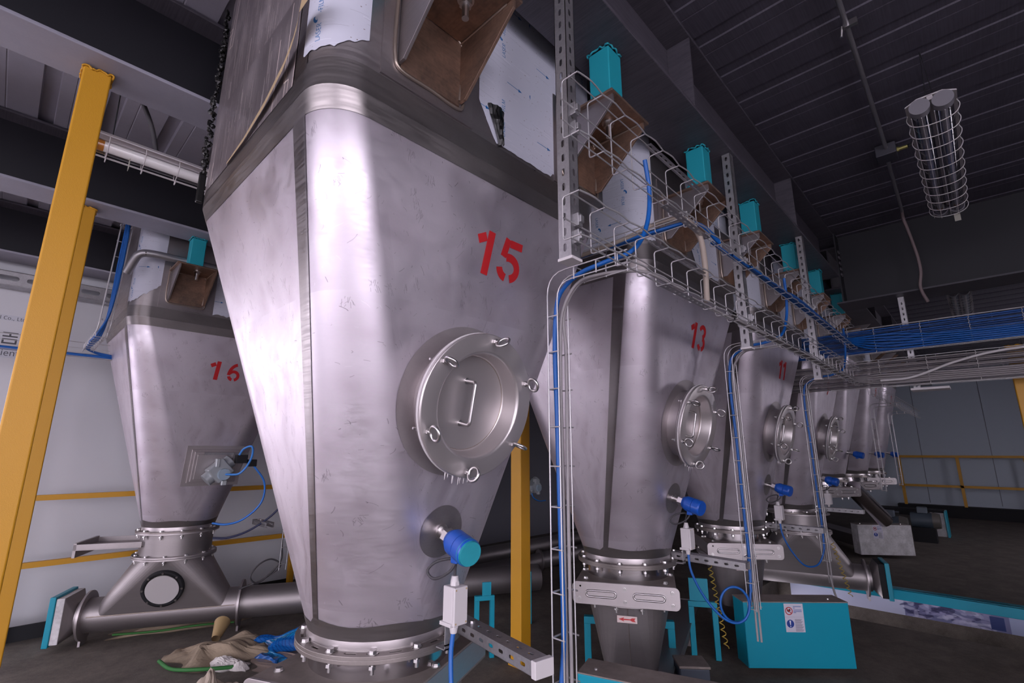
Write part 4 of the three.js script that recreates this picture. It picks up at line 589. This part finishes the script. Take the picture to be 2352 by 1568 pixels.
//==== cable ladders dropping to each hopper
function ladder(label, zc, yb, y0 = 2.205) {
  const t = thing('wire_cable_ladder', label, 'cable tray', [-1.13, yb, zc]); const w = 0.033, r = 0.0029, xo = -1.16, xi = -1.112, x1 = -0.80;
  for (const s of [1, -1]) { part('long_wire', poly([[x1, y0, zc + s * w], [xo, y0, zc + s * w], [xo, yb, zc + s * w]], r, 6, 0.09), M.wire, t); part('long_wire', poly([[x1, y0 - 0.045, zc + s * w], [xi, y0 - 0.045, zc + s * w], [xi, yb, zc + s * w]], r, 6, 0.07), M.wire, t); }
  const rg = poly([[0.052, 0, w], [0, 0, w], [0, 0, -w - 0.012], [0.052, 0, -w - 0.012]], r, 6, 0.008); for (let y = yb + 0.01; y < y0 - 0.1; y += 0.14) shared('rung', rg, M.wire, t, T(xo, y, zc));
  const rh = poly([[0, -0.05, w], [0, 0, w], [0, 0, -w], [0, -0.05, -w]], r, 6, 0.008); for (const x of [-1.03, -0.93, -0.84]) shared('rung', rh, M.wire, t, T(x, y0, zc)); return t;
}
const LZ = [-1.44, -3.24, -5.04];
ladder('narrow wire cable ladder bending down in front of the nearest hopper, largest of the ladders', LZ[0], 0.62);
ladder('narrow wire cable ladder bending down between the second and third right-hand hoppers', LZ[1], 0.62);
ladder('narrow wire cable ladder bending down just above the large teal guard', LZ[2], 0.62);
ladder('distant dim wire ladder, left one, before the raised hoppers', LZ[2] - 3.6, 1.0); ladder('distant dim wire ladder, right one, before the raised hoppers', LZ[2] - 5.4, 1.0);
for (const [k, who] of [[0, 15], [1, 13], [2, 11]]) {
  const z = LZ[k], z0 = place13(k);
  single('cable', tube([[-0.79, 2.62, z - 0.12], [-0.80, 2.50, z - 0.16], [-0.81, 2.36, z - 0.14], [-0.83, 2.24, z - 0.06], [-0.90, 2.19, z + 0.02], [-1.03, 2.175, z + 0.012], [-1.12, 2.12, z + 0.006], [-1.145, 2.0, z + 0.006], [-1.14, 1.6, z + 0.01], [-1.142, 1.2, z], [-1.138, 0.9, z], [-1.14, 0.72, z + 0.02]], 0.0088, 110, 8), M.blueCable, 'blue cable tied to the wire ladder before ' + WHO[k], 'cable');
  for (const j of [0, 1]) single('cable', tube([[-0.80, 2.165, z - 0.3 - 0.1 * j], [-0.83, 2.17, z - 0.1], [-0.95, 2.165, z - 0.016 - 0.009 * j], [-1.05, 2.155, z - 0.016 - 0.010 * j], [-1.125, 2.06, z - 0.018 - 0.010 * j], [-1.14 + 0.02 * j, 1.9, z - 0.018 - 0.008 * j], [-1.14 + 0.02 * j, 1.3, z - 0.018], [-1.14 + 0.02 * j, 0.45, z - 0.016]], 0.0065, 90, 8), M.greyCable, 'grey cable in the wire ladder before ' + WHO[k], 'cable', 'grey cables in the ladder before ' + WHO[k]);
  const gx = -1.39, gz = z0 - 0.016;
  if (k === 0) single('cable', tube([[gx, 0.94, gz], [gx + 0.002, 0.86, gz + 0.01], [gx + 0.04, 0.72, gz + 0.02], [gx + 0.11, 0.62, gz + 0.0], [gx + 0.17, 0.68, gz - 0.06], [gx + 0.21, 0.755, gz - 0.13], [gx + 0.235, 0.70, gz - 0.20], [-1.14, 0.66, z - 0.01], [-1.139, 0.75, z + 0.02]], 0.0078, 90, 8), M.blueCable, 'blue cable hanging in a loop from the nearest cable box', 'cable');
  else { const c = [-1.20, 0.66, z0 - 0.16], P = [[gx, 0.94, gz], [gx + 0.01, 0.84, gz], [gx + 0.06, 0.70, gz - 0.04], [gx + 0.13, 0.60, gz - 0.09]]; if (k === 1) for (let a = -110; a <= 330; a += 30) P.push([c[0] + 0.085 * Math.cos(a * Math.PI / 180) * 0.72, c[1] + 0.095 * Math.sin(a * Math.PI / 180), c[2] - 0.085 * Math.cos(a * Math.PI / 180) * 0.7 - (a + 110) * 0.00004]); else P.push([gx + 0.2, 0.60, gz - 0.2]); P.push([-1.142, 0.72, z + 0.02], [-1.14, 0.9, z + 0.006]); single('cable', tube(P, 0.0072, 120, 8), M.blueCable, k === 1 ? 'blue cable coiled in a ring beside the second wire ladder' : 'blue cable sagging from the cable box of the third right-hand hopper', 'cable'); }
}
{ // yellow spring-coiled earth leads
  for (const [x, z, y0, y1, w] of [[-1.38, -3.22, 0.86, 0.40, 13], [-1.05, -4.9, 0.80, 0.42, 11]]) { const P = []; for (let k = 0; k <= 130; k++) { const f = k / 130; P.push([x + 0.09 * f + 0.012 * Math.cos(f * w * 6.28), y0 + (y1 - y0) * f, z + 0.05 * f + 0.012 * Math.sin(f * w * 6.28)]); } single('coiled_lead', tube(P, 0.003, 360, 6), S(0x9a8335, { roughness: 0.5 }), z > -4 ? 'springy yellow coiled lead hanging behind the blue cable ring' : 'springy yellow coiled lead hanging under the gate of hopper 11', 'cable'); }
  single('cable', tube([[-1.13, 0.5, -5.05], [-1.10, 0.36, -5.02], [-1.06, 0.26, -5.02], [-1.13, 0.17, -5.0], [-1.26, 0.16, -4.92], [-1.30, 0.24, -4.9], [-1.22, 0.30, -4.95], [-1.10, 0.27, -5.0]], 0.008, 80, 8), M.greyCable, 'grey cable ending in a loose loop above the large teal guard', 'cable'); }

{ // tray crossing behind the lower tray, between the two nearest hoppers, with a beige hose
  basket('short wire cable tray running back between the two nearest right-hand hoppers', [-0.83, 2.545, -2.09], [-1, 0, 0], [0, 0, 1], UP, 1.5, 0.07, 0.05, { pitch: 0.16, base: [0.5], wavy: 0 });
  for (const j of [0, 1]) single('cable', tube([[-0.80, 2.52 + 0.015 * j, -2.3], [-0.84, 2.57, -2.12 + 0.02 * j], [-1.0, 2.562, -2.065 + 0.02 * j], [-1.6, 2.56, -2.065 + 0.02 * j], [-2.3, 2.56, -2.065 + 0.02 * j]], 0.0085, 50, 7), M.blueCable, 'blue cable in the short tray between the two nearest hoppers', 'cable', 'blue cables in the short tray');
  single('hose', tube([[-2.2, 2.555, -2.03], [-1.3, 2.56, -2.03], [-1.1, 2.575, -2.03], [-0.97, 2.60, -2.04], [-0.87, 2.585, -2.05], [-0.80, 2.48, -2.05], [-0.785, 2.36, -2.05], [-0.79, 2.16, -2.05]], 0.0125, 70, 9), M.hose, 'beige hose arching over from the short tray down into the lower tray', 'hose');
  // braided ties over the cables in the crossing trays
  for (const [y0, h] of [[2.43, 0.235], [2.108, 0.25]]) for (const x of [-0.62, -0.28, 0.04, 0.36]) { const P = range(0, 1, 14).map((f, i) => [x + (i % 2 ? 0.003 : -0.003), y0 + h * f, -5.549]); single('cable_tie', tube(P, 0.0026, 56, 5), M.grey, y0 > 2.3 ? 'thin white braided tie across the blue cables of the crossing tray' : 'thin white braided tie across the grey cables of the crossing tray', 'cable tie', y0 > 2.3 ? 'ties on the blue cables' : 'ties on the grey cables'); }
}
M.clearGlass = new THREE.MeshPhysicalMaterial({ color: 0xffffff, roughness: 0.03, transmission: 1, thickness: 0, side: THREE.DoubleSide });
//==== lamps, conduit, left side services
function cageLamp(label, x, y, z0, z1, xs, hoops, rt = 0.0145, gm = M.glass) {
  const t = thing('cage_lamp', label, 'lamp', [x, y - 0.06, (z0 + z1) / 2]); const w = xs.length > 1 ? 0.105 : 0.06, L = z0 - z1;
  part('back_plate', [extr(shape([[-w, 0.03], [-w * 0.5, 0.055], [w * 0.5, 0.055], [w, 0.03], [w, 0.036], [w * 0.5, 0.062], [-w * 0.5, 0.062], [-w, 0.036]]), L).translate(x, y, z1), box(x - 0.012, x + 0.012, y + 0.03, y + 0.058, z1, z0)], M.white, t);
  for (const dx of xs) {
    const g = part('glass_tube', cyl([x + dx, y, z1 + 0.03], [x + dx, y, z0 - 0.03], 0.04, 0.04, 28, true), gm, t); part('lamp_tube', cyl([x + dx, y, z1 + 0.05], [x + dx, y, z0 - 0.05], rt, rt, 16), M.tubeLamp, g); part('tube_cap', [cyl([x + dx, y, z0 - 0.075], [x + dx, y, z0 - 0.045], rt * 1.05, rt * 1.05, 16), cyl([x + dx, y, z1 + 0.045], [x + dx, y, z1 + 0.075], rt * 1.05, rt * 1.05, 16)], S(0xb8741c, { roughness: 0.5 }), g);
    for (const e of [z0, z1]) part('end_cap', cyl([x + dx, y, e - 0.024], [x + dx, y, e + 0.024], 0.044, 0.044, 28), S(0x77757c, { roughness: 0.6 }), t);
    for (const a of [-2.3, -1.57]) part('cage_bar', cyl([x + dx + 0.06 * Math.cos(a), y + 0.056 * Math.sin(a), z1], [x + dx + 0.06 * Math.cos(a), y + 0.056 * Math.sin(a), z0], 0.0022, 0.0022, 6), M.white, t);
  }
  const e = Math.max(...xs), hp = [[w - 0.004, 0.03], [e + 0.062, 0], [e + 0.046, -0.036], [e, -0.058], [-e, -0.058], [-e - 0.046, -0.036], [-e - 0.062, 0], [-w + 0.004, 0.03]].map((p) => [p[0], p[1], 0]); const hg = tube(hp, 0.0024, 50, 6);
  for (let k = 0; k <= hoops; k++) shared('cage_hoop', hg, M.white, t, T(x, y, z0 - 0.09 - k * (L - 0.12) / hoops));
  part('rating_tag', box(x + 0.02, x + 0.055, y - 0.10, y - 0.045, (xs.length > 1 ? z1 : z0 - 0.16) - 0.02, (xs.length > 1 ? z1 : z0 - 0.16) - 0.018), S(0x9c9a90, { roughness: 0.6 }), t);
  for (const z of [z0 - 0.1, z1 + 0.1]) part('hanging_wire', [cyl([x - 0.015, y + 0.058, z], [x, 3.70, z + 0.01], 0.002, 0.002, 5), cyl([x + 0.02, y + 0.058, z], [x, 3.70, z + 0.01], 0.002, 0.002, 5)], M.dark, t);
  return t;
}
cageLamp('twin-tube caged lamp hanging from the dark ceiling of the right aisle', 0.055, 3.30, -3.11, -4.66, [-0.047, 0.047], 10);
cageLamp('caged tube lamp behind the near yellow column, lit white by daylight', -2.95, 3.0, -0.06, -1.35, [0], 8, 0.026, M.clearGlass);
cageLamp('far twin-tube caged lamp glimpsed under the cross girder', 0.02, 3.30, -7.3, -8.8, [-0.047, 0.047], 10);
{
  const t = thing('conduit', 'grey steel conduit with a square box running along the dark ceiling', 'conduit', [-0.2, 3.6, -2]);
  part('tube', [cyl([-0.16, 3.635, 3], [-0.205, 3.635, -4.05], 0.0125), cyl([-0.215, 3.63, -4.18], [-0.24, 3.63, -5.3], 0.0125)], M.galv, t); part('junction_box', [box(-0.27, -0.15, 3.585, 3.67, -4.18, -4.05, 0.006)], S(0x4a4a52, { roughness: 0.5, metalness: 0.4 }), t); part('fitting', [cyl([-0.15, 3.62, -4.1], [-0.09, 3.62, -4.1], 0.013), hex([-0.15, 3.62, -4.1], [1, 0, 0], 0.018, 0.012)], S(0x9a955a, { roughness: 0.4, metalness: 0.6 }), t);
  part('clamp', [box(-0.21, -0.15, 3.62, 3.652, -2.66, -2.64), cyl([-0.215, 3.64, -2.65], [-0.225, 3.59, -2.66], 0.007)], M.bolt, t);
  single('flexible_hose', tube([[-0.09, 3.62, -4.1], [-0.04, 3.635, -4.12], [0.0, 3.60, -4.16], [0.03, 3.40, -4.2], [0.05, 3.36, -4.22]], 0.011, 40, 8), M.dark, 'dark flexible hose from the ceiling box to the twin-tube lamp', 'hose');
  single('flexible_hose', tube([[-0.24, 3.63, -5.29], [-0.245, 3.6, -5.36], [-0.225, 3.45, -5.42], [-0.20, 3.22, -5.44], [-0.20, 3.08, -5.45], [-0.222, 2.97, -5.465], [-0.215, 2.9, -5.46], [-0.19, 2.81, -5.45]], 0.013, 60, 8), S(0x77696a, { roughness: 0.6 }), 'brownish flexible hose hanging over the face of the cross girder', 'hose');
  single('flexible_hose', tube([[-2.93, 3.70, -0.11], [-2.94, 3.5, -0.15], [-2.92, 3.35, -0.22], [-2.94, 3.2, -0.30], [-2.95, 3.07, -0.34]], 0.012, 40, 8), M.rubber, 'grey ribbed hose dropping to the caged lamp behind the near yellow column', 'hose');
}
{ // services by hopper 16
  single('steel_pipe', poly([[-4.62, 2.87, -0.49], [-4.52, 3.02, -0.53], [-4.50, 3.03, -0.62], [-4.48, 3.03, -1.9]], 0.03, 14, 0.05), M.galv, 'galvanized pipe with an elbow passing before the film-wrapped left hopper', 'pipe');
  const t = thing('wire_cable_ladder', 'narrow wire cable ladder with blue cables left of hopper 16', 'cable tray', [-4.75, 2.4, -0.48]); const w = 0.035;
  for (const s of [1, -1]) for (const dx of [0, 0.05]) part('long_wire', poly([[-4.75 + dx, 3.66, -0.46 + s * w], [-4.75 + dx, 2.42, -0.43 + s * w], [-5.6 + dx, 2.37, -0.43 + s * w]], 0.003, 6, 0.06), M.wire, t);
  const rg = poly([[0.05, 0, w], [0, 0, w], [0, 0, -w], [0.05, 0, -w]], 0.003, 6, 0.008); for (let y = 2.5; y < 3.6; y += 0.13) shared('rung', rg, M.wire, t, T(-4.75, y, -0.445));
  for (let x = -5.5; x < -4.8; x += 0.1) shared('rung', poly([[0, 0.05, w], [0, 0, w], [0, 0, -w], [0, 0.05, -w]], 0.003, 6, 0.008), M.wire, t, T(x, 2.375, -0.43));
  for (const j of [0, 1, 2]) single('cable', tube([[-4.735 + 0.014 * j, 3.66, -0.455], [-4.735 + 0.014 * j, 3.0, -0.445 - 0.01 * j], [-4.735 + 0.014 * j, 2.52, -0.44], [-4.82, 2.40, -0.43 + 0.012 * j], [-5.2, 2.39, -0.43 + 0.014 * j], [-5.55, 2.375, -0.45], [-5.62, 2.345, -0.62 - 0.1 * j], [-5.63, 2.34, -1.6]], 0.009, 80, 7), M.blueCable, 'blue cable in the wire ladder left of hopper 16', 'cable', 'blue cables in the ladder left of hopper 16');
  single('cable', tube([[-5.63, 2.343, 1.2], [-5.63, 2.338, 0.2], [-5.63, 2.342, -0.6], [-5.63, 2.34, -3]], 0.016, 40, 8), M.blueCable, 'thick blue cable lying in the tray along the white left wall', 'cable');
  single('air_hose', tube([[-4.69, 1.33, -1.39], [-4.6, 1.34, -1.47], [-4.58, 1.46, -1.54], [-4.62, 1.56, -1.55], [-4.70, 1.54, -1.51], [-4.74, 1.46, -1.48]], 0.009, 50, 8), S(0x3f86d6, { roughness: 0.3 }), 'pale blue air hose looping up from the vibrator of hopper 16', 'hose');
  single('solenoid_valve', [box(-4.78, -4.72, 1.42, 1.49, -1.56, -1.47, 0.005), box(-4.77, -4.72, 1.39, 1.45, -1.64, -1.57, 0.005)], M.dark, 'small dark valve at the corner of the square pad on hopper 16', 'valve');
  single('air_hose', tube([[-4.74, 1.40, -1.62], [-4.72, 1.25, -1.72], [-4.74, 1.08, -1.72], [-4.80, 0.94, -1.60], [-4.9, 0.9, -1.5], [-4.98, 0.91, -1.42]], 0.009, 50, 8), S(0x2c74cc, { roughness: 0.3 }), 'blue air hose hanging from the valve of hopper 16 down to its outlet', 'hose');
  single('air_hose', tube([[-4.79, 1.0, -5.38], [-4.77, 0.90, -5.40], [-4.77, 0.84, -5.52], [-4.79, 0.83, -5.70]], 0.009, 40, 8), S(0x1f78cc, { roughness: 0.3 }), 'bright blue air hose under the vibrator in the gap beside hopper 13', 'hose');
  const q = thing('wire_cable_ladder', 'thin wire cable ladder standing right of the hopper 16 outlet', 'cable tray', [-4.66, 0.5, -1.9]); for (const dz of [0, 0.06]) part('long_wire', cyl([-4.66, 0.5, -1.9 - dz], [-4.66, 2.6, -1.94 - dz], 0.003, 0.003, 6), M.wire, q); for (let y = 0.55; y < 2.5; y += 0.14) part('rung', cyl([-4.66, y, -1.9], [-4.66, y, -1.97], 0.003, 0.003, 6), M.wire, q);
  single('cable', tube([[-4.68, 2.5, -1.93], [-4.68, 1.4, -1.92], [-4.70, 1.05, -1.88], [-4.8, 0.86, -1.7], [-4.95, 0.78, -1.55], [-5.02, 0.78, -1.45]], 0.009, 60, 8), S(0x23284a, { roughness: 0.5 }), 'dark cable from the thin ladder to the outlet valve of hopper 16', 'cable');
  single('cable', tube([[-4.67, 0.9, -1.91], [-4.67, 0.72, -1.91], [-4.68, 0.58, -1.92], [-4.70, 0.46, -1.82], [-4.70, 0.42, -1.74], [-4.69, 0.48, -1.68], [-4.69, 0.57, -1.74], [-4.69, 0.60, -1.84], [-4.68, 0.54, -1.92], [-4.72, 0.44, -1.80], [-4.86, 0.36, -1.66]], 0.007, 90, 8), M.rubber, 'thin dark cable with a ring loop right of the hopper 16 transition', 'cable');
  channelArm('thin slotted channel arm at the outlet of hopper 16', -4.98, -4.64, 0.871, -1.78, false);
}
//==== litter on the floor
function sheet(name, label, mat, o, ex, ez, nx, nz, f, cat, group) { const g = []; nx *= 2; nz *= 2; for (let i = 0; i <= nx; i++) { const c = []; for (let j = 0; j <= nz; j++) { const u = i / nx, v = j / nz, h = f(u, v), wu = u + 0.05 * Math.sin(v * 11 + nx), wv = v + 0.09 * Math.sin(u * 7 + nz) + 0.04 * Math.sin(u * 19); c.push([o[0] + ex[0] * wu + ez[0] * wv, 0.006 + Math.max(0, h), o[2] + ex[2] * wu + ez[2] * wv]); } g.push(c); } const top = quads(g); const bot = quads(g.map((c) => c.map((p) => [p[0], Math.max(0.001, p[1] - 0.012), p[2]]))); return single(name, [top, bot], mat, label, cat, group); }
const crumple = (a, s) => (u, v) => { const e = Math.min(1, 5 * Math.min(u, 1 - u)) * Math.min(1, 5 * Math.min(v, 1 - v)); return a * e * (0.35 + 0.35 * Math.sin(u * 5 + s) * Math.cos(v * 4 + s * 2) + 0.2 * Math.abs(Math.sin(u * 9 + v * 5 + s)) + 0.1 * Math.abs(Math.sin(u * 17 - v * 21 + s))); };
const kraft = S(0xffffff, { roughness: 0.85, map: tex(256, (u, v) => { const f = 0.8 + 0.6 * (fbm(u, v) - 0.5); return [0.36 * f, 0.28 * f, 0.20 * f]; }, false) });
sheet('paper_sack', 'long flattened brown paper sack with a green edge under the pipe of hopper 16', kraft, [-5.72, 0, -1.0], [0.30, 0, -0.95], [0.26, 0, 0.08], 22, 8, crumple(0.07, 1), 'sack');
single('green_hem', tube([[-5.5, 0.03, -0.93], [-5.38, 0.02, -1.2], [-5.25, 0.03, -1.5], [-5.15, 0.02, -1.75]], 0.009, 30, 6), S(0x2f6a2c, { roughness: 0.7 }), 'green hem along the long flattened sack under the pipe', 'hem');
sheet('paper_sack', 'crumpled brown paper sack with a green edge lying in front of the blue film', kraft, [-4.78, 0, -1.12], [0.05, 0, -0.66], [0.52, 0, -0.10], 20, 14, crumple(0.13, 3), 'sack');
single('green_hem', tube([[-4.60, 0.03, -1.08], [-4.40, 0.02, -1.12], [-4.2, 0.03, -1.28], [-4.12, 0.02, -1.45]], 0.013, 30, 6), S(0x2c6b31, { roughness: 0.7 }), 'green hem of the crumpled paper sack', 'hem');
single('plastic_piece', cyl([-4.66, 0.07, -1.46], [-4.80, 0.14, -1.54], 0.03, 0.06, 20, true), S(0xa88f66, { roughness: 0.45 }), 'tan curled piece of plastic sticking up behind the crumpled sack', 'plastic piece');
const blueFilm = S(0xffffff, { roughness: 0.28, map: canvasTex(512, 256, (g) => { g.fillStyle = '#0d5fae'; g.fillRect(0, 0, 512, 256); g.fillStyle = '#1280b8'; g.fillRect(60, 60, 400, 90); g.fillStyle = '#b9c8e6'; g.font = 'bold 54px sans-serif'; g.fillText('800', 20, 150); for (let i = 0; i < 40; i++) { g.strokeStyle = 'rgba(8,40,110,.5)'; g.lineWidth = 3; g.beginPath(); g.moveTo((i * 61) % 512, 0); g.lineTo((i * 61 + 120) % 512, 256); g.stroke(); } }) });
sheet('plastic_film', 'crumpled blue plastic film with pale lettering on the floor by the outlet of hopper 15', blueFilm, [-4.50, 0, -1.52], [0.10, 0, -0.95], [0.30, 0, -0.10], 26, 9, crumple(0.14, 5), 'plastic film');
sheet('plastic_film', 'narrow blue strip of plastic film hanging towards the near gate', blueFilm, [-4.28, 0, -1.62], [0.34, 0, -0.02], [0.0, 0, -0.14], 12, 5, crumple(0.05, 2), 'plastic film');
sheet('clear_film', 'sheet of dusty clear plastic spread in front of the blue film', S(0x8a7a72, { roughness: 0.35 }), [-4.35, 0, -1.7], [0.6, 0, -0.5], [0.35, 0, 0.2], 18, 12, crumple(0.05, 7), 'plastic sheet');
sheet('cloth_rag', 'beige crumpled cloth beside the near slide gate', S(0xb0a294, { roughness: 0.9 }), [-3.98, 0, -1.22], [0.35, 0, -0.25], [0.2, 0, 0.25], 14, 12, crumple(0.16, 4), 'cloth');
sheet('white_paper', 'small white torn paper between sack and cloth', S(0xc9c3c0, { roughness: 0.8 }), [-4.38, 0, -1.35], [0.22, 0, -0.2], [0.14, 0, 0.06], 10, 6, crumple(0.07, 6), 'paper');
//==== machinery far down the row
single('inclined_tube', cyl([-1.5, 1.03, -8.6], [-1.28, 0.55, -9.3], 0.11, 0.11, 24), M.shiny, 'shiny inclined tube far down the row, above the pale beige guard', 'tube');
for (const [x, z, w] of [[-1.35, -10.6, 'nearer'], [-1.0, -11.6, 'farther']]) { const t = thing('gear_motor', w + ' of two small distant motors behind the pale beige guard', 'motor', [x, 0, z]); part('finned_body', [cyl([x - 0.2, 0.36, z], [x + 0.1, 0.36, z], 0.13, 0.13, 24)], S(0x4a5560, { roughness: 0.5 }), t); part('fan_cover', cyl([x + 0.1, 0.36, z], [x + 0.2, 0.36, z], 0.145, 0.12, 24), S(0x5a5652, { roughness: 0.5 }), t); part('terminal_box', box(x - 0.1, x + 0.04, 0.48, 0.58, z - 0.08, z + 0.08, 0.01), S(0x59636e, { roughness: 0.5 }), t); part('plinth', box(x - 0.2, x + 0.12, 0, 0.24, z - 0.12, z + 0.12), M.dark, t); }
{ const t = thing('far_guard', 'small distant pale end guard with a thin teal edge, near the far railing', 'guard', [-0.9, 0, -12.5]); part('plate', box(-1.0, -0.80, 0.0, 0.42, -12.48, -12.5, 0.004), M.scuffed, t); part('edge', box(-0.79, -0.76, 0.0, 0.46, -12.4, -12.75, 0.004), M.tealSmooth, t); part('hood', box(-1.9, -0.8, 0.40, 0.46, -12.5, -12.9), M.dark, t); part('leg', box(-1.8, -1.7, 0, 0.4, -12.6, -12.7), M.dark, t); }
//==== slot in the floor: teal edge and white banner below
{ single('edge_channel', [box(-2.0, 3.4, -0.005, 0.10, -6.985, -6.93, 0.004), box(-2.0, 3.4, 0.09, 0.10, -7.05, -6.93)], M.tealSmooth, 'long teal steel edge beside the white banner at the floor slot', 'edge rail');
  const bt = canvasTex(1024, 64, (g, w, h) => { g.fillStyle = '#b9bcd4'; g.fillRect(0, 0, w, h); let s = 9; const r = () => { s = (s * 16807) % 2147483647; return s / 2147483647; }; g.fillStyle = '#6f7196'; g.fillRect(215, 0, 190, h); for (let i = 0; i < 90; i++) { g.fillStyle = ['rgba(40,38,76,.6)', 'rgba(150,148,186,.6)', 'rgba(205,203,224,.5)'][i % 3]; g.beginPath(); g.ellipse(220 + r() * 130, r() * h, 4 + r() * 16, 3 + r() * 6, r() * 3, 0, 7); g.fill(); } g.fillStyle = '#23366e'; g.fillRect(345, 8, 20, 50); g.fillStyle = '#9ba3c2'; g.fillRect(372, 0, 34, h); });
  const g = clean(new THREE.BoxGeometry(5.2, 0.15, 0.01)).translate(0.6, -0.085, -6.985); single('banner', g, S(0xffffff, { roughness: 0.45, map: bt }), 'long pale banner strip with a dark picture, below the teal floor edge', 'banner'); }
renderer.render(scene, camera);
